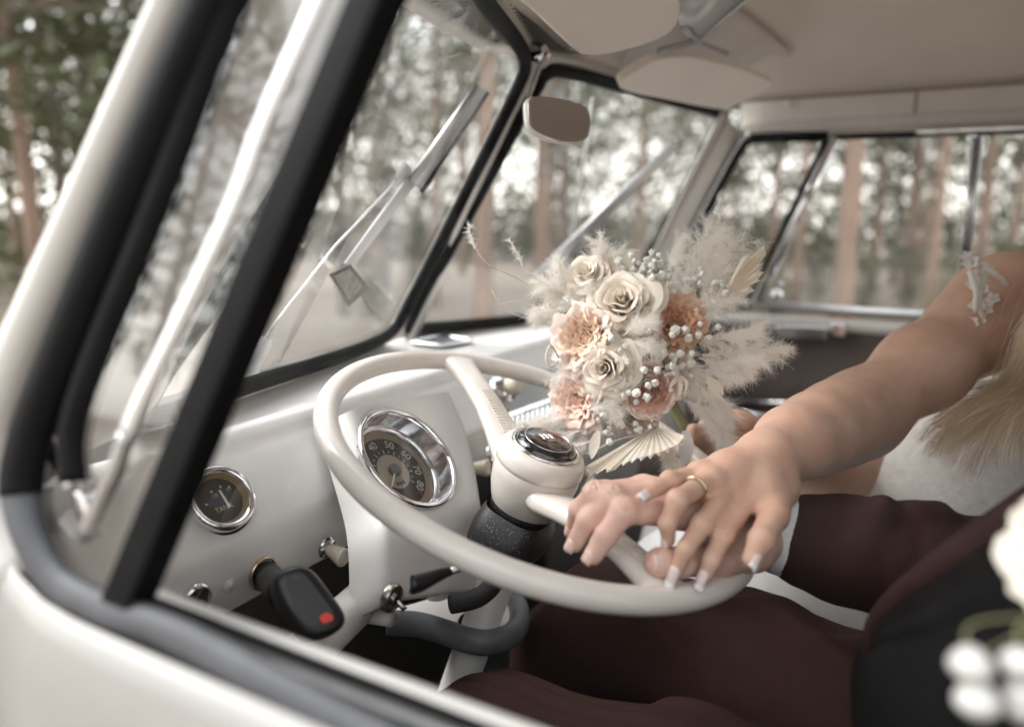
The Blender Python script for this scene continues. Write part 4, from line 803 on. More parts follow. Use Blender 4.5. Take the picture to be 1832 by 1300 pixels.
# white shirt cuff, then the sleeve, jacket and trousers
ax = unit(ge-gw); cu = MB().lathe([(.0315, .004), (.0335, .000), (.0350, .002), (.0360, .012), (.037, .03), (.033, .03), (.0320, .012)], gw-ax*.004, ax+A(0, 0, 0), 40); cu.build('shirt_cuff', SHIRT, groom)
J = limb([gw+ax*.027, gw+ax*.06, gw*.55+ge*.45, gw*.25+ge*.75, ge], [.0410, .0450, .050, .055, .060], .012)
J += limb([ge, A(.50, -.27, -.17), A(.51, -.37, -.02)], [.060, .068, .078], .03)
J += limb([A(.38, -.36, -.45), A(.36, -.33, -.2), A(.35, -.33, -.02)], [.17, .175, .17], .05)
def sleeve_post(V):
    n = vnoise(V, 22, 1); V = V+np.stack([n*.003, vnoise(V, 16, 4)*.003, n*.0045], 1)
    for c, dr, wd, am in ((D(1588, 900, .60), unit(A(.4, -.5, .8)), .010, .016), (D(1560, 930, .60), unit(A(.5, -.2, .9)), .012, .010), (D(1640, 915, .60), unit(A(-.2, -.6, .8)), .014, .014), (D(1690, 900, .60), unit(A(.2, -.6, .9)), .012, .013)):
        q = V-c; s = q-np.outer(q@dr, dr); V = V+np.outer(np.exp(-(np.linalg.norm(s, axis=1)/wd)**2)*np.exp(-((q@dr)/.05)**2)*am, unit(VW+A(0, 0, .8)))
    return V
sdf_object('suit_jacket', J, .0042, SUIT, groom, post=sleeve_post, relax=3)
T = limb([A(.41, -.30, -.52), A(.50, -.10, -.485), A(.515, .10, -.470), A(.515, .255, -.447), A(.515, .30, -.50), A(.51, .36, -.86)], [.12, .098, .090, .076, .068, .06], .03)
T += limb([A(.37, -.30, -.50), A(.30, -.10, -.47), A(.275, .10, -.47), A(.27, .27, -.475), A(.27, .32, -.54), A(.26, .40, -.88)], [.13, .110, .100, .083, .072, .06], .03)
def trouser_post(V):
    n = vnoise(V*A(2.2, .8, 1), 13, 2); V = V+np.stack([n*.003, n*.002, n*.007], 1)
    for k in range(7):
        c = A(.21+.022*k, .27, -.40); q = V-c; wv = np.exp(-((q[:, 0]+q[:, 1]*(.10-.04*k))/.006)**2)*np.exp(-((q[:, 1])/.13)**2)*(V[:, 0] < .40); V = V+np.outer(wv*.007, A(0, -.2, 1))
    for x0, y0, sl, ln_, am in ((.46, .20, .5, .10, .007), (.50, .16, -.35, .12, .006), (.545, .12, .25, .12, .007), (.48, .02, .6, .10, .007), (.53, -.04, -.5, .10, .008), (.57, .02, .3, .09, .006), (.30, .05, .5, .12, .008), (.26, -.02, -.4, .12, .008), (.33, .12, .7, .10, .007)):
        d_ = unit(A(sl, 1, 0)); q = V-A(x0, y0, -.38); al = q@d_; pe = q[:, 0]*d_[1]-q[:, 1]*d_[0]; V = V+np.outer(np.exp(-(pe/.009)**2)*np.exp(-(al/ln_)**2)*am*(V[:, 2] > -.46), A(0, 0, 1))
    return V
sdf_object('trousers', T, .0042, SUIT, groom, post=trouser_post, relax=3)

# dark waistcoat front and the edge of the open jacket, close to the driver's window
def coat_post(V): n = vnoise(V, 20, 6); return V+np.stack([n*.002, n*.002, n*.003], 1)
sdf_object('waistcoat', limb([D(1640, 1285, .50), D(1655, 1200, .50), D(1765, 1120, .50), D(1900, 1035, .50), D(2100, 1000, .52)], [.030, .034, .045, .049, .07], .03)+limb([D(1700, 1300, .48), D(1900, 1250, .47)], [.05, .07], .04), .0045, VEST, groom, post=coat_post, relax=3)
eg = resample(smooth_path([D(*q) for q in ((1545, 1190, .500), (1558, 1118, .490), (1604, 1064, .478), (1665, 1016, .470), (1735, 966, .464), (1850, 886, .462), (1960, 806, .47))], 8), 50)
MB().tube(eg, np.interp(np.linspace(0, 1, 50), [0, .18, .4, 1], [.001, .0045, .0075, .009]), 14, flat=.6, nrm=VW).build('jacket_edge', SUIT, groom)
# ---- bride
bride = empty('person', A(.97, -.12, -.60), 'person in white lace dress with blonde hair, arm reaching over to the wheel', 'person')
bp4, br4, bm4, bi4 = w4([(1252, 846, .068), (1198, 858, .066), (1175, 873, .062), (1152, 889, .060)]), w4([(1272, 858, .070), (1212, 893, .066), (1194, 936, .048), (1196, 966, .034)]), w4([(1306, 868, .067), (1257, 936, .052), (1226, 983, .038), (1209, 1024, .020)]), w4([(1342, 886, .064), (1294, 958, .047), (1273, 1002, .034), (1262, 1030, .022)])
bt4 = w4([(1390, 872, .066), (1384, 922, .062), (1362, 966, .057), (1344, 1000, .050)]); bw = W(1372, 812, .088); be = D(1535, 742, .80); bs = D(1800, 548, .93)
P = []
P += limb([bw, bw*.75+be*.25, bw*.5+be*.5, bw*.25+be*.75, be], [.0235, .0270, .0330, .0375, .0395], .035)
P += limb([be, be*.6+bs*.4, be*.25+bs*.75, bs], [.0395, .0425, .0465, .0560], .04)
P += limb([bs, A(.99, -.17, -.105), A(1.05, -.22, -.11)], [.058, .070, .078], .05)
for f, rw in ((bp4, .0105), (br4, .0115), (bm4, .0120), (bi4, .0118)):
    c0 = bw*.80+f[0]*.20; P += limb([c0, bw*.35+f[0]*.65, f[0]], [.0155, rw*1.02, rw*.86], .011)
P += limb([bw*.6+bt4[0]*.4, bt4[0], bt4[1]], [.0175, .0155, .0118], .014)
P += [('e', bi4[0]*.4+bt4[1]*.25+bw*.35, np.eye(3), [.0150]*3, .012)]
P += finger(bp4, [.0078, .0067, .0059, .0046]); P += finger(br4, [.0084, .0075, .0066, .0052]); P += finger(bm4, [.0086, .0076, .0067, .0053]); P += finger(bi4, [.0087, .0076, .0067, .0054])
P += limb([bt4[1], bt4[2], bt4[3]], [.0112, .0094, .0068], .005)
for f in (bp4, br4, bm4, bi4): P += [('e', f[0]+VW*.003, np.eye(3), [.0080]*3, .008)]
for f, r in ((br4, .0083), (bm4, .0083), (bi4, .0083)): P += crease(f, r, 1, VW)
for f in (br4, bm4, bi4): P += [('c', bw*.55+f[0]*.45+VW*.0085, f[0]+VW*.0060, .0022, .0034, .006)]
# her other forearm and hand, round the stems of the bouquet
lh = D(1272, 806, .86); le = D(1500, 860, 1.0)
P += limb([le, le*.45+D(1345, 790, .92)*.55, D(1318, 776, .895), lh+A(.03, 0, .0)], [.042, .037, .026, .022], .02)
P += limb([le, A(1.12, -.22, -.18)], [.042, .06], .03)
for j in range(4):
    a = D(1270-4*j, 788+15*j, .875); b = D(1236-3*j, 788+15*j, .845); c = D(1224-2*j, 796+15*j, .865); P += limb([a, b, c, c+A(.012, .012, -.002)], [.0095, .0085, .0075, .006], .004)
P += limb([lh+A(.02, 0, .012), D(1254, 776, .85), D(1240, 768, .845)], [.014, .0105, .0075], .006)+[('e', lh+A(.018, 0, .01), np.eye(3), [.026, .024, .034], .012)]
sdf_object('body', P, .0017, SKB, bride, relax=6)
for f, r, L, wd, dv in ((bp4, .0050, .0125, .0042, VW*.7+WN*.7), (br4, .0056, .0135, .0047, VW*.35-unit(br4[3]-br4[1])*.0+RT*-.75), (bm4, .0057, .0165, .0051, VW*.85+UP*.3-RT*.35), (bi4, .0058, .0155, .0050, VW*.6+UP*.3-RT*.45), (bt4, .0068, .0175, .0056, VW*.55+RT*.75)):
    nail(f, r, dv, NAILB, bride, L, wd, NAILT, out=.36)
# dress: bodice, lap and skirt spilling towards the driver
def lace_post(V): n = vnoise(V, 60, 5); return V+np.stack([n*.0015, n*.001, n*.0025], 1)
sdf_object('dress_bodice', limb([A(1.02, -.23, -.12), A(.99, -.17, -.27), A(.955, -.10, -.40)], [.118, .112, .150], .04)+limb([A(.93, -.05, -.37), A(.90, .10, -.40)], [.115, .10], .05), .0055, LACE, bride, post=lace_post)
def skirt_post(V):
    n = vnoise(V*A(1.6, .7, 1), 9, 8); V = V+np.stack([n*.012, n*.004, n*.014], 1); return V
sdf_object('dress_skirt', limb([A(.95, -.12, -.46), A(.95, .10, -.47), A(.95, .24, -.52)], [.16, .14, .12], .05)+limb([A(.72, -.15, -.50), A(.69, .05, -.452), A(.71, .24, -.475)], [.09, .085, .075], .05), .0075, SATIN, bride, post=skirt_post)
# lace strap of appliqué flowers over the shoulder
PETAL = mat('lace_petal', (.84, .80, .75), .6, var=.05, vscale=90, trans=.3)
def lace_flower(c, n, r, seed, parent, np_=5):
    rg = np.random.default_rng(seed); n = unit(n); u = unit(np.cross(n, A(.3, .2, 1))); v = np.cross(n, u); b = MB()
    for k in range(np_):
        a = 2*math.pi*k/np_+rg.uniform(-.2, .2); d = math.cos(a)*u+math.sin(a)*v; s = np.cross(n, d)
        b.grid([[c+d*r*t+s*w_*r*.45*math.sin(math.pi*min(1, .15+t*.8))+n*(.25*r*t+.12*r*abs(w_)) for w_ in (-1, 0, 1)] for t in (.05, .4, .75, 1)])
    b.lathe([(.22*r, .1*r), (.18*r, .25*r), (0, .3*r)], c, n, 8); return b.build('lace_flower', PETAL, parent, solid=.0006)
k = 0
for px, py, rr, dd in ((1738, 470, 15, .855), (1752, 492, 14, .853), (1742, 508, 12, .845), (1768, 486, 13, .86), (1756, 520, 13, .843), (1748, 545, 14, .842), (1764, 553, 15, .846), (1776, 535, 13, .85), (1754, 572, 12, .842), (1740, 578, 12, .84), (1730, 458, 10, .862)):
    c = D(px, py, dd); lace_flower(c, unit(CAM-c)+A(0, .3, .4), rr/FPX*dd, k, bride); k += 1
for k, (q0, q1, q2) in enumerate((((1758, 478, .85), (1782, 492, .845), (1806, 514, .85)), ((1750, 470, .855), (1768, 476, .85), (1790, 502, .85)), ((1735, 485, .85), (1746, 520, .84), (1744, 560, .838)), ((1760, 500, .848), (1752, 535, .84), (1758, 570, .84)))):
    MB().tube(smooth_path([D(*q0), D(*q1), D(*q2)], 6), [.0035]*7+[.003]*5+[.0008], 8).build('lace_stem', PETAL, bride)
# hair: wavy blonde locks made of fine strands
def strands(name, locks, m, parent, seed, per=150, w=.00035, spread=.012, curl=.004):
    rg = np.random.default_rng(seed); V = []; F = []
    for L in locks:
        base = resample(smooth_path([np.asarray(p) for p in L], 10), 26); k = len(base)
        for _ in range(per):
            o = rg.normal(0, 1, 3)*spread; ph = rg.uniform(0, 6.28); fr = rg.uniform(.7, 1.3); cl = curl*rg.uniform(.5, 1.6); t = np.linspace(0, 1, k); cut = int(k*rg.uniform(.5, 1))
            pts = base+np.outer(1.0+.4*np.sin(t*2.2+ph*.2)-.30*t**2, o)+np.stack([np.sin(t*14*fr+ph), np.cos(t*12*fr+ph), np.sin(t*13*fr+ph+1)], 1)*cl*(.3+t)[:, None]; pts = pts[:cut]
            vd = pts-CAM; tg = np.gradient(pts, axis=0); s = np.cross(tg, vd+rg.normal(0, .3, 3)); s /= np.linalg.norm(s, axis=1)[:, None]; wd = (w*(1-.6*np.linspace(0, 1, len(pts))))[:, None]
            o0 = len(V); V += np.stack([pts-s*wd, pts+s*wd], 1).reshape(-1, 3).tolist(); F += [(o0+2*i, o0+2*i+1, o0+2*i+3, o0+2*i+2) for i in range(len(pts)-1)]
    me = bpy.data.meshes.new(name); me.from_pydata(V, [], F); me.materials.append(m); me.shade_smooth(); ob = bpy.data.objects.new(name, me); COL.objects.link(ob); adopt(ob, parent); return tag(ob, kind='stuff')
HAIR = mat('blonde_hair', (.86, .72, .54), .4, col2=(.50, .37, .24), vscale=16, trans=.3)
hl = []; rgh = np.random.default_rng(9)
for k in range(54):
    t = rgh.uniform(0, 1); d0 = .84-.075*t+rgh.uniform(-.008, .008); p0 = A(1862+110*t+rgh.uniform(-10, 30), 525+60*t+rgh.uniform(-20, 40)); arc_ = [(1700, 712), (1655, 775), (1640, 830), (1668, 862), (1730, 858), (1800, 850), (1880, 850)]
    q = min(5.999, t*6); i_ = int(q); p3 = A(*arc_[i_])*(1-q+i_)+A(*arc_[i_+1])*(q-i_)+rgh.uniform(-14, 14, 2); wv = rgh.uniform(20, 34); dirn = unit(p3-p0); nn = A(-dirn[1], dirn[0]); ph = 3.0*t+rgh.uniform(-.25, .25)
    hl.append([A(1.02, -.245, .13)+rgh.normal(0, .010, 3), A(.98, -.205, .02)+rgh.normal(0, .008, 3)]+[D(*(p0*(1-u)+p3*u+nn*(wv*math.sin(u*8.5+ph)*(.4+.6*u)-34*math.sin(math.pi*u)*(1-t))), d0-.014*math.sin(u*5+k)) for u in np.linspace(0, 1, 9)])
strands('hair', hl, HAIR, bride, 3, per=130, w=.00036, spread=.0058, curl=.0012)
strands('hair_flyaway', hl[::2], HAIR, bride, 4, per=14, w=.0003, spread=.014, curl=.005)
# ---- wedding ring
f = br4; c = f[0]*.50+f[1]*.50; t = unit(f[1]-f[0]); u = unit(np.cross(t, A(0, 0, 1))); v = np.cross(t, u); rr = .0094
rg_ = MB(); prof = [(rr, -.0018), (rr+.0009, -.0013), (rr+.0012, 0), (rr+.0009, .0013), (rr, .0018), (rr-.0004, 0), (rr, -.0018)]
tag(rg_.lathe(prof, c, t, 48).build('wedding_ring', mat('pale_gold', (.86, .66, .42), .16, 1.)), 'plain polished gold band on the ring finger', 'ring')

# ---------------------------------------------------------------- heads, just outside the frame above the right edge
def head(parent, c, fwd, up, neck, skin, hairm, s=1.):
    f = unit(fwd); u = unit(up-(np.asarray(up)@f)*f); r = np.cross(f, u); X = np.stack([r, f, u])
    def h(a, b, d): return c+(r*a+f*b+u*d)*s
    P = [('e', h(0, -.008, .035), X, [.074*s, .092*s, .082*s], .02), ('e', h(0, .018, -.04), X, [.058*s, .066*s, .068*s], .03), ('e', h(0, .05, -.095), X, [.026*s, .022*s, .02*s], .03)]
    P += limb([h(0, .080, .010), h(0, .098, -.028)], [.008*s, .0125*s], .012)+[('e', h(.012*q, .088, -.034), X, [.008*s]*3, .006) for q in (-1, 1)]
    P += limb([h(-.045, .074, .030), h(0, .084, .026), h(.045, .074, .030)], [.008*s, .009*s, .008*s], .014)+[('e', h(q*.045, .055, -.03), X, [.022*s]*3, .02) for q in (-1, 1)]
    P += limb([h(-.020, .078, -.064), h(0, .085, -.062), h(.020, .078, -.064)], [.005*s, .007*s, .005*s], .006)+limb([h(-.017, .078, -.074), h(0, .084, -.075), h(.017, .078, -.074)], [.006*s, .0075*s, .006*s], .006)
    P += [('e', h(q*.032, .088, .010), X, [.014*s, .010*s, .009*s], -.006) for q in (-1, 1)]+limb([h(-.02, .088, -.069), h(.02, .088, -.069)], [.001, .001], .002)[:0]
    for q in (-1, 1): P += [('e', h(q*.077, -.008, -.005), X, [.008*s, .018*s, .030*s], .006)]
    P += limb([h(0, -.012, -.06), np.asarray(neck, float)], [.050*s, .056*s], .03)
    o = sdf_object('head', P, .0024, skin, parent, relax=2)
    for q in (-1, 1): MB().lathe([(.0115*math.sin(a), .0115*math.cos(a)) for a in np.linspace(0, math.pi, 12)], h(q*.032, .074, .010), f, 18).build('eye', mat('eye_white', (.75, .74, .72), .2), o); MB().lathe([(0, .0118), (.0035, .0112), (.0055, .0103)], h(q*.032, .0742, .010), f, 16).build('iris', mat('iris_brown', (.05, .03, .02), .1), o)
    hp_ = [('e', h(0, -.022, .045), X, [.082*s, .094*s, .086*s], .02), ('e', h(0, -.05, -.01), X, [.074*s, .06*s, .07*s], .03), ('e', h(0, .075, -.02), X, [.066*s, .06*s, .085*s], -.015)]
    sdf_object('hair_cap', hp_, .004, hairm, parent, relax=2, post=lambda V: V+vnoise(V*A(1, 1, .4), 60, 2)[:, None]*.002)
head(bride, A(1.035, -.215, .185), A(-.75, .55, -.35), A(0, 0, 1), A(1.05, -.23, .0), SKB, HAIR, .95)
head(groom, A(.36, -.42, .17), A(.35, .9, -.25), A(0, 0, 1), A(.36, -.40, .02), SKM, mat('dark_hair', (.03, .02, .014), .5, var=.3, vscale=80))
# ---------------------------------------------------------------- bridal bouquet
BC = D(1165, 655, .87)
bq = empty('bouquet', D(1235, 800, .85), 'bridal bouquet of cream and peach roses, white gypsophila and pampas plumes', 'bouquet')
def petal_mat(n, c, c2): return mat(n, c, .55, col2=c2, vscale=120, trans=.14, bump=.15, bscale=700)
CREAM = petal_mat('petal_cream', (.90, .83, .74), (.88, .78, .68)); CREAMO = petal_mat('petal_cream_green', (.90, .85, .75), (.87, .80, .69))
PEACH = petal_mat('petal_peach', (.92, .72, .57), (.88, .62, .46)); PALEP = petal_mat('petal_pale_peach', (.88, .76, .68), (.85, .70, .61))
TERRA = petal_mat('petal_terracotta', (.62, .35, .22), (.50, .26, .155)); TERRAO = petal_mat('petal_dusty_terracotta', (.72, .48, .35), (.64, .40, .28))
PINK = petal_mat('petal_pink_peach', (.92, .70, .60), (.88, .61, .50)); BLUSH = petal_mat('petal_blush', (.88, .75, .69), (.85, .68, .61))
def basis(n):
    n = unit(n); u = unit(np.cross(n, A(.2, .1, 1))); return n, u, np.cross(n, u)
def petal(c, n, u, v, a0, hw, r0, r1, z0, z1, curl, rg, ruf=.0, nu=12, nv=8, cup=0.):
    G = []
    for j in range(nv):
        t = j/(nv-1); row = []
        for i in range(nu):
            s = -1+2*i/(nu-1); tt = t*(1-.22*abs(s)**2.5); a = a0+s*hw*(.45+.55*math.sin(math.pi*min(1, .12+tt*.62)))
            r = r0+(r1-r0)*tt**1.15+curl*max(0, tt-.62)**2*5+ruf*math.sin(s*7+a0*3)*tt; z = z0+(z1-z0)*math.sin(tt*1.5)-abs(curl)*max(0, tt-.72)**2*5+cup*s*s*tt
            row.append(c+n*z+(math.cos(a)*u+math.sin(a)*v)*r)
        G.append(row)
    ph = rg.uniform(0, 6, 3); sc = .022*abs(r1+z1)
    return [[p+sc*(j/(nv-1))*A(math.sin(i*.9+ph[0]), math.sin(i*.7+j*.5+ph[1]), math.sin(i*1.1+ph[2])) for i, p in enumerate(row)] for j, row in enumerate(G)]
LAYERS = {'tea': [(.13, 1.02, 2), (.25, 1.0, 3), (.38, .96, 3), (.52, .88, 4), (.68, .74, 5), (.85, .56, 5), (1.02, .34, 6)],
          'garden': [(.12, .40, 3), (.22, .46, 4), (.33, .54, 5), (.45, .62, 6), (.57, .68, 7), (.69, .70, 7), (.80, .66, 8), (.91, .56, 8), (1.03, .40, 8)],
          'ranunculus': [(.10, .62, 3), (.20, .64, 4), (.30, .65, 5), (.40, .65, 6), (.50, .64, 7), (.60, .62, 8), (.70, .58, 9), (.80, .52, 9), (.90, .44, 9), (1.0, .32, 9)]}
def rose(px, py, d, rp, inner, outer, kind, seed, tilt=(0, 0), lab=None):
    rg = np.random.default_rng(seed); c = D(px, py, d); Rr = rp/FPX*d; nrm = unit(unit(CAM-c)*1.2+unit(c-BC)*.55+RT*tilt[0]+UP*tilt[1]); n, u, v = basis(nrm); c = c-n*Rr*.55
    core = MB().lathe([(0, -.3*Rr), (.22*Rr, -.2*Rr), (.25*Rr, .05*Rr), (.10*Rr, .3*Rr), (0, .35*Rr)], c, n, 10).build('rose', inner, bq, label=lab); LY = LAYERS[kind]; a0 = rg.uniform(0, 6)
    for li, (rf_, zf, m) in enumerate(LY):
        f = li/(len(LY)-1); a0 += 1.1
        for j in range(m):
            a = a0+2*math.pi*j/m+rg.uniform(-.2, .2); jr, jz = rg.uniform(.85, 1.13), rg.uniform(.88, 1.09); hw = math.pi/m*rg.uniform(1.15, 1.5)
            if kind == 'tea': cv, ru, cp = Rr*(.02+.20*f), Rr*.012, -.03*Rr
            elif kind == 'garden': cv, ru, cp = Rr*(.03+.07*f), Rr*.045*(.5+f), rg.uniform(-.10, .06)*Rr
            else: cv, ru, cp = -Rr*.05, Rr*.015, .02*Rr
            G = petal(c, n, u, v, a, min(hw, 1.7), Rr*rf_*(.50 if kind != 'ranunculus' else .72), Rr*rf_*jr, -Rr*.05, Rr*zf*jz, cv, rg, ruf=ru, cup=cp)
            MB().grid(G).build('petal', inner if f < .7 else outer, core)
    return core
rose(1115, 540, .770, 68, CREAM, CREAMO, 'tea', 1, (-.15, .35), 'large cream rose at the top of the bouquet')
rose(1042, 604, .755, 63, PEACH, PALEP, 'garden', 2, (-.45, .1), 'open peach garden rose at the left')
rose(1206, 578, .772, 57, TERRA, TERRAO, 'garden', 3, (.10, .15), 'terracotta rose at the right')
rose(1082, 658, .745, 56, CREAM, CREAMO, 'tea', 4, (-.25, -.05), 'cream rosebud in the middle')
rose(1028, 718, .770, 56, PINK, BLUSH, 'garden', 5, (-.75, -.1), 'pink rose half turned away at the lower left')
rose(1160, 702, .745, 56, PINK, BLUSH, 'ranunculus', 6, (.05, -.25), 'pink peach ranunculus at the bottom')
rose(1050, 490, .80, 44, CREAM, PALEP, 'tea', 7, (-.4, .5), 'pale rose at the upper left')
rose(1120, 752, .80, 36, PALEP, BLUSH, 'garden', 8, (-.1, -.5), 'blush rose under the bouquet')
# pampas plumes
PAMP = mat('pampas_hair', (.95, .91, .87), .7, col2=(.92, .86, .81), vscale=50, trans=.45)
def plume(pts, wpx, cnt, seed, parent=bq, lmul=1., wd=.00016):
    """A feathery plume: side branches off the stem, each fringed with fine hairs."""
    rg = np.random.default_rng(seed); ax = resample(smooth_path([D(*p) for p in pts], 8), 30); Lm = wpx/FPX*pts[0][2]*lmul; TT = np.gradient(ax, axis=0); TT /= np.linalg.norm(TT, axis=1)[:, None]
    nb = max(14, cnt//30); per = max(8, int(cnt*1.7/nb)); Bs = []; Ds = []
    for _ in range(nb):
        t = rg.beta(1.1, 1.0); i = min(28, int(t*29)); T = TT[i]; rd = rg.normal(0, 1, 3); rd = unit(rd-(rd@T)*T); d = unit(T*rg.uniform(.7, 1.3)+rd*rg.uniform(.25, .8)); L = Lm*rg.uniform(.55, 1.25)*(1-.5*abs(t-.35)); sg = rg.normal(0, .25, 3)
        q = rg.uniform(.1, 1, per)[:, None]; Bs.append(ax[i]+(ax[i+1]-ax[i])*rg.uniform()+d*L*q+(sg+A(0, 0, -.25))*L*q*q*.6); Ds.append(np.tile(d, (per, 1))+(sg+A(0, 0, -.25))*q)
    B = np.concatenate(Bs); T = np.concatenate(Ds); T /= np.linalg.norm(T, axis=1)[:, None]; n_ = len(B); rd = rg.normal(0, 1, (n_, 3)); rd -= (rd*T).sum(1)[:, None]*T; rd /= np.linalg.norm(rd, axis=1)[:, None]
    L = rg.uniform(.006, .0135, (n_, 1))*(.6+Lm*16); kk = 5; V = np.zeros((n_, kk, 2, 3)); dr = T*rg.uniform(.5, 1.1, (n_, 1))+rd*rg.uniform(.3, .95, (n_, 1)); dr /= np.linalg.norm(dr, axis=1)[:, None]; wob = rg.normal(0, .28, (n_, 3))
    for j in range(kk):
        s = j/(kk-1); p = B+dr*L*s+(wob+A(0, 0, -.22))*L*s*s; sd_ = np.cross(dr, p-CAM+rg.normal(0, .25, 3)); sd_ /= np.linalg.norm(sd_, axis=1)[:, None]; w_ = wd*(1-.7*s); V[:, j, 0] = p-sd_*w_; V[:, j, 1] = p+sd_*w_
    idx = np.arange(n_)[:, None]*kk*2; F = np.concatenate([np.concatenate([idx+2*j, idx+2*j+1, idx+2*j+3, idx+2*j+2], 1) for j in range(kk-1)])
    me = bpy.data.meshes.new('pampas_plume'); me.from_pydata(V.reshape(-1, 3).tolist(), [], F.tolist()); me.materials.append(PAMP); o = bpy.data.objects.new('pampas_plume', me); COL.objects.link(o); adopt(o, parent); tag(o, kind='stuff')
    MB().tube(ax, np.linspace(.0012, .0003, 30), 5).build('plume_stem', PAMP, o); return o
for k, (pts, wpx, cnt) in enumerate([
    ([(1095, 545, .80), (1085, 490, .80), (1072, 432, .80)], 34, 1500), ([(1130, 520, .82), (1120, 480, .82), (1105, 450, .82)], 30, 700),
    ([(1215, 560, .83), (1240, 490, .83), (1275, 415, .83)], 62, 2400), ([(1235, 560, .83), (1275, 500, .83), (1310, 440, .83)], 55, 2000), ([(1190, 520, .83), (1205, 470, .83), (1215, 430, .83)], 40, 1000),
    ([(1225, 575, .79), (1262, 545, .785), (1310, 535, .78)], 36, 1600), ([(1240, 610, .79), (1300, 605, .785), (1350, 590, .78)], 36, 1500),
    ([(1255, 635, .79), (1320, 632, .785), (1400, 622, .78)], 32, 1900), ([(1250, 640, .78), (1290, 650, .775), (1350, 645, .77)], 30, 1500), ([(1250, 660, .78), (1290, 672, .77), (1330, 668, .77)], 28, 1000),
    ([(1225, 715, .78), (1258, 735, .77), (1295, 778, .765)], 36, 2100), ([(1230, 690, .79), (1280, 715, .785), (1300, 745, .78)], 34, 1100),
    ([(1115, 600, .745), (1135, 585, .74), (1158, 572, .74)], 30, 1100), ([(1120, 610, .745), (1150, 612, .74), (1172, 620, .74)], 24, 700),
    ([(1030, 560, .80), (1000, 528, .80), (972, 510, .80)], 36, 1500), ([(1040, 530, .81), (1012, 500, .81), (998, 474, .81)], 34, 1100), ([(1010, 575, .79), (985, 562, .79), (962, 562, .79)], 28, 900),
    ([(1020, 745, .78), (975, 755, .775), (915, 772, .77)], 34, 1700), ([(1040, 770, .77), (990, 785, .765), (940, 795, .76)], 28, 1200),
    ([(1050, 735, .752), (1075, 728, .75), (1100, 735, .748)], 26, 800), ([(1055, 790, .76), (1030, 800, .755), (1005, 800, .75)], 24, 700),
    ([(1150, 640, .80), (1135, 600, .79), (1160, 560, .79)], 50, 1500), ([(1190, 660, .80), (1195, 640, .79), (1215, 620, .79)], 45, 1300), ([(1100, 690, .80), (1060, 690, .79), (1010, 670, .79)], 45, 1500), ([(1110, 740, .80), (1090, 760, .785), (1060, 775, .78)], 40, 1300), ([(1060, 560, .80), (1070, 540, .795), (1060, 520, .79)], 40, 1000), ([(1210, 640, .79), (1235, 660, .78), (1240, 690, .78)], 36, 1100), ([(1185, 785, .77), (1195, 810, .765), (1205, 835, .76)], 26, 900), ([(1048, 838, .70), (1058, 855, .698), (1052, 880, .696)], 13, 350)]): plume(pts, wpx, cnt, 100+k)
# gypsophila: sprigs with little ruffled buds
GYP = mat('gypsophila_white', (.80, .79, .74), .7, var=.06, vscale=400, trans=.2); STEMG = mat('sprig_green', (.20, .20, .10), .6, var=.2, vscale=60)
def bud_mesh():
    bm = bmesh.new(); bmesh.ops.create_icosphere(bm, subdivisions=2, radius=1); rg = np.random.default_rng(3)
    for v_ in bm.verts: v_.co *= rg.uniform(.72, 1.16)
    me = bpy.data.meshes.new('bud'); bm.to_mesh(me); bm.free(); me.materials.append(GYP); return me
BUD = bud_mesh(); rgb = np.random.default_rng(11)
def sprig(root, buds):
    st = MB(); r0 = D(*root); jn = None
    for (px, py, d, r) in buds:
        e = D(px, py, d); m = r0*.45+e*.55+rgb.normal(0, .003, 3)-unit(CAM-e)*.006; st.tube(smooth_path([r0, m, e], 4), .00045, 5)
    o = st.build('gypsophila_sprig', STEMG, bq)
    o['kind'] = 'part' if False else o.get('kind', ''); del o['kind']
    for (px, py, d, r) in buds:
        b = bpy.data.objects.new('bud', BUD); COL.objects.link(b); b.parent = o; rr = r/FPX*d; b.location = Vector(D(px, py, d)); b.scale = (rr, rr, rr*.9); b.rotation_euler = tuple(rgb.uniform(0, 6, 3))
def cluster(cx, cy, sx, sy, n, d, r0, r1): return [(cx+rgb.normal(0, sx), cy+rgb.normal(0, sy), d+rgb.normal(0, .007), rgb.uniform(r0, r1)) for _ in range(n)]
sprig((1165, 520, .82), cluster(1150, 478, 22, 14, 26, .785, 5, 9)); sprig((1175, 530, .82), cluster(1178, 492, 14, 16, 16, .78, 5, 9)); sprig((1250, 540, .82), cluster(1258, 502, 18, 8, 14, .79, 5, 9)); sprig((1270, 550, .81), cluster(1286, 520, 10, 8, 9, .79, 5, 8))
sprig((1190, 660, .80), cluster(1168, 632, 24, 16, 22, .748, 5, 9)); sprig((1180, 660, .80), cluster(1130, 645, 16, 18, 14, .742, 5, 9)); sprig((1200, 650, .80), cluster(1195, 655, 18, 22, 16, .748, 5, 9)); sprig((1170, 720, .80), [(1139, 703, .722, 9), (1157, 711, .722, 9), (1160, 690, .724, 7), (1172, 684, .724, 7), (1176, 662, .73, 8), (1152, 662, .73, 8)])
sprig((1230, 620, .80), [(1209, 590, .748, 10), (1226, 590, .75, 8), (1232, 604, .75, 9), (1253, 580, .76, 6), (1268, 606, .765, 9), (1285, 585, .77, 7), (1250, 600, .76, 8), (1290, 620, .77, 5)]); sprig((1100, 740, .80), cluster(1092, 770, 24, 13, 18, .752, 4.5, 8)); sprig((1100, 720, .80), cluster(1115, 695, 10, 16, 10, .738, 5, 8)); sprig((1220, 690, .80), cluster(1218, 698, 12, 12, 12, .755, 4, 7)); sprig((1090, 600, .79), [(1094, 606, .735, 8), (1110, 628, .735, 8), (1120, 620, .735, 7)])
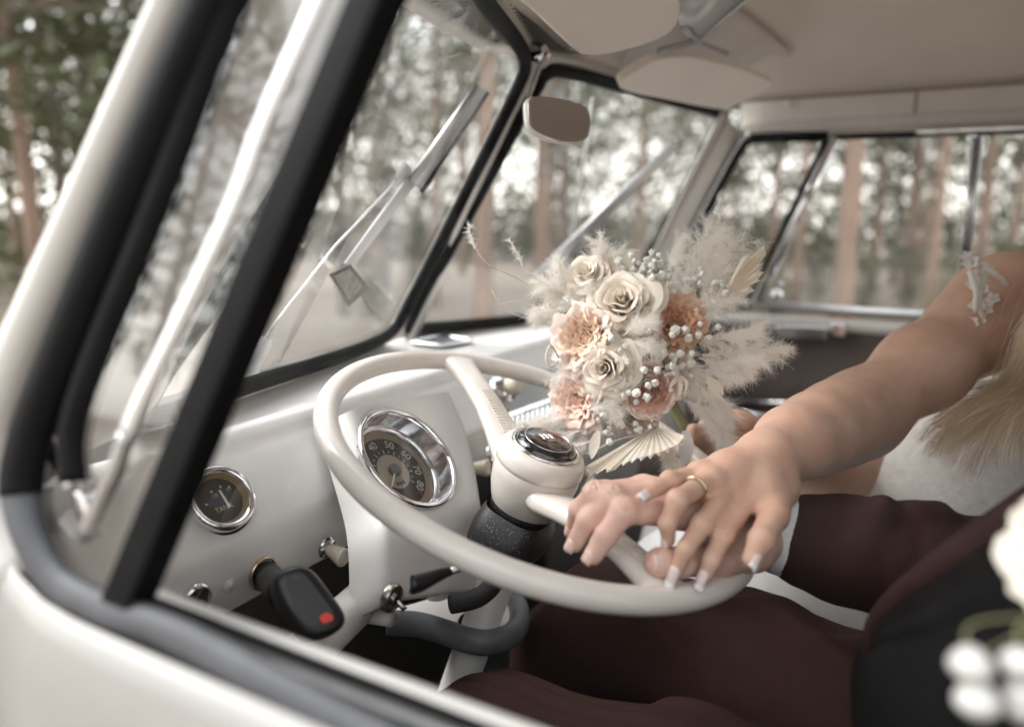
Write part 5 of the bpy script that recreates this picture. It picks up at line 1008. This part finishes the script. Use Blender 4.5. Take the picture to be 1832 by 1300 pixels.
# dried palm fan below, spear at the right, narrow leaves and tendrils
PALM = mat('dried_palm', (.88, .82, .72), .6, col2=(.82, .73, .60), vscale=40, trans=.45, bump=.5, bscale=300, stretch=(1, 1, .3)); PALE = mat('bleached_leaf', (.80, .74, .66), .6, col2=(.74, .66, .56), vscale=60, trans=.3)
def fan(apex, tips, d0, d1, material, amp=.0035, jag=12):
    ap_ = D(*apex, d0); root = MB().tube([ap_+A(0, .002, .004), ap_, D(apex[0]+4, apex[1]-24, d0+.02)], [.003, .004, .002], 8).build('palm_leaf', material, bq)
    for i in range(len(tips)-1):
        a, b = A(*tips[i]), A(*tips[i+1]); m = (a+b)/2; ctr = A(*apex); o = unit(m-ctr); vv = unit(CAM-ap_)
        pa, pb, pm, pt = D(*a, d1), D(*b, d1), D(*m, d1)+vv*amp, D(*(m+o*jag), d1)+vv*amp*.4
        MB().add([ap_-vv*.0006, ap_+vv*.001, (ap_+pa)/2, (ap_+pm)/2+vv*amp*.2, (ap_+pb)/2, pa, pm, pb, pt], [(0, 1, 3, 2), (0, 4, 3, 1), (2, 3, 6, 5), (3, 4, 7, 6), (5, 6, 8), (6, 7, 8)]).build('pleat', material, root, smooth=False)
fan((1172, 762), [(1040, 838), (1052, 850), (1066, 846), (1084, 838), (1100, 840), (1112, 828), (1128, 824), (1142, 818), (1158, 815), (1172, 810), (1186, 806), (1198, 800), (1210, 796), (1218, 788), (1224, 778)], .765, .705, PALM, .0030, 9)
fan((1296, 524), [(1326, 462), (1338, 470), (1350, 456), (1358, 472), (1352, 486), (1356, 500), (1340, 512), (1332, 530)], .79, .785, PALM, .0025, 14)
MB().prism([D(*q, .787) for q in ((1300, 520), (1330, 470), (1366, 441), (1369, 455), (1350, 480), (1322, 528))], A(-.001, -.001, 0)).build('palm_spear', PALM, bq, smooth=False)
def leaf(pts, wpx, material=None, name='narrow_leaf'):
    ax = resample(smooth_path([D(*p) for p in pts], 6), 9); Lw = wpx/FPX*pts[0][2]; G = []
    for i, p in enumerate(ax):
        t = i/8; tg = ax[min(8, i+1)]-ax[max(0, i-1)]; s = unit(np.cross(tg, CAM-p)); w_ = Lw*math.sin(math.pi*min(1, .08+.92*t))**.8; v_ = unit(CAM-p); G.append([p-s*w_+v_*w_*.25, p, p+s*w_+v_*w_*.25])
    return MB().grid(G).build(name, material or PALE, bq)
for pts, wp_ in (([(1262, 680, .76), (1275, 690, .755), (1288, 710, .75)], 6), ([(1266, 674, .76), (1286, 690, .755), (1294, 708, .75)], 6), ([(1255, 690, .765), (1262, 705, .76), (1262, 716, .755)], 4), ([(1215, 672, .745), (1206, 652, .74), (1212, 636, .74)], 4), ([(1215, 672, .745), (1196, 668, .74), (1186, 674, .74)], 3.5), ([(1215, 672, .745), (1218, 690, .74), (1214, 708, .74)], 4), ([(1215, 672, .745), (1228, 684, .74), (1226, 702, .74)], 4), ([(1215, 672, .745), (1204, 684, .74), (1196, 696, .74)], 4), ([(1070, 770, .74), (1062, 800, .73), (1058, 822, .72)], 9), ([(1075, 640, .745), (1100, 620, .735), (1122, 618, .735)], 8), ([(1060, 640, .77), (1018, 640, .77), (1002, 670, .77)], 6), ([(1120, 560, .76), (1150, 580, .755), (1165, 560, .755)], 8), ([(1140, 520, .79), (1120, 455, .79), (1145, 448, .79)], 8), ([(1045, 520, .80), (1010, 490, .80), (1000, 465, .80)], 7), ([(1060, 545, .80), (1020, 520, .80), (1000, 535, .80)], 7), ([(1000, 660, .77), (1030, 672, .765), (1045, 690, .76)], 9)): leaf(pts, wp_)
for pts, r_ in (([(1000, 545, .80), (930, 500, .80), (870, 470, .79), (846, 430, .79), (837, 402, .79)], .0006), ([(1010, 530, .80), (950, 490, .80), (930, 462, .80), (912, 430, .80)], .0006), ([(990, 560, .79), (930, 540, .79), (890, 545, .79)], .0004), ([(1000, 640, .75), (985, 618, .745), (977, 640, .74), (986, 655, .74), (1000, 644, .74)], .0012), ([(1035, 600, .80), (960, 575, .80), (905, 555, .80), (880, 520, .80)], .0004), ([(1180, 770, .76), (1110, 785, .75), (1050, 812, .74)], .0007)):
    MB().tube(smooth_path([D(*p) for p in pts], 8), r_, 6).build('tendril', PALE, bq)
for k, (pts, wp2) in enumerate((([(935, 475, .80), (928, 455, .80), (910, 428, .80)], 5), ([(850, 445, .79), (843, 425, .79), (837, 403, .79)], 4))): plume(pts, wp2, 90, 300+k, wd=.0002)
for k in range(9):
    a = k*.7; e = D(1240+8*math.cos(a), 795+8*math.sin(a), .85); MB().tube(smooth_path([BC+A(.004*math.cos(a), .004*math.sin(a), 0), D(1215+6*math.cos(a), 745+6*math.sin(a), .855), e, e+A(.02, -.02, -.07)], 6), .0024, 7).build('stem', STEMG, bq)
RIB = mat('ribbon_white', (.76, .74, .73), .5, var=.03, trans=.25)
for pts, w_ in (([(1268, 690, .83), (1285, 720, .815), (1298, 760, .81), (1296, 800, .82)], 12), ([(1225, 770, .80), (1228, 800, .79), (1222, 835, .79)], 13)): leaf([tuple(p) for p in pts], w_, RIB, 'ribbon')

# ---------------------------------------------------------------- buttonhole on the groom's lapel
bn = empty('buttonhole', D(1800, 1180, .36), 'blurred white buttonhole rose with round white reflection spots at the right edge', 'buttonhole')
bqs = bq; bq = bn
rose(1880, 1015, .285, 72, CREAM, CREAMO, 'tea', 21, (-.7, .5)); rose(1862, 940, .29, 46, CREAM, CREAMO, 'tea', 22, (-.3, .6))
bq = bqs
for px, py, r in ((1737, 1188, 34), (1749, 1250, 36), (1826, 1188, 32), (1828, 1254, 36)):  # added balls standing in for bright reflections in the door glass
    c = D(px, py, .265); b = MB().lathe([(math.sin(a)*r/FPX*.265*(1+.10*math.sin(3*a+px)), math.cos(a)*r/FPX*.265) for a in np.linspace(0, math.pi, 12)], c, UP, 18).build('reflection_spot', mat('reflection_white', (.50, .49, .47), .6), bn)
    MB().tube(smooth_path([c, c+A(.012, 0, .01), D(1900, 1100, .28)], 5), .0005, 6).build('reflection_spot_stem', STEMG, b)
for pts in ([(1790, 1080, .38), (1765, 1030, .375), (1788, 985, .37)], [(1800, 1100, .38), (1830, 1060, .375), (1840, 1030, .37)]): pass
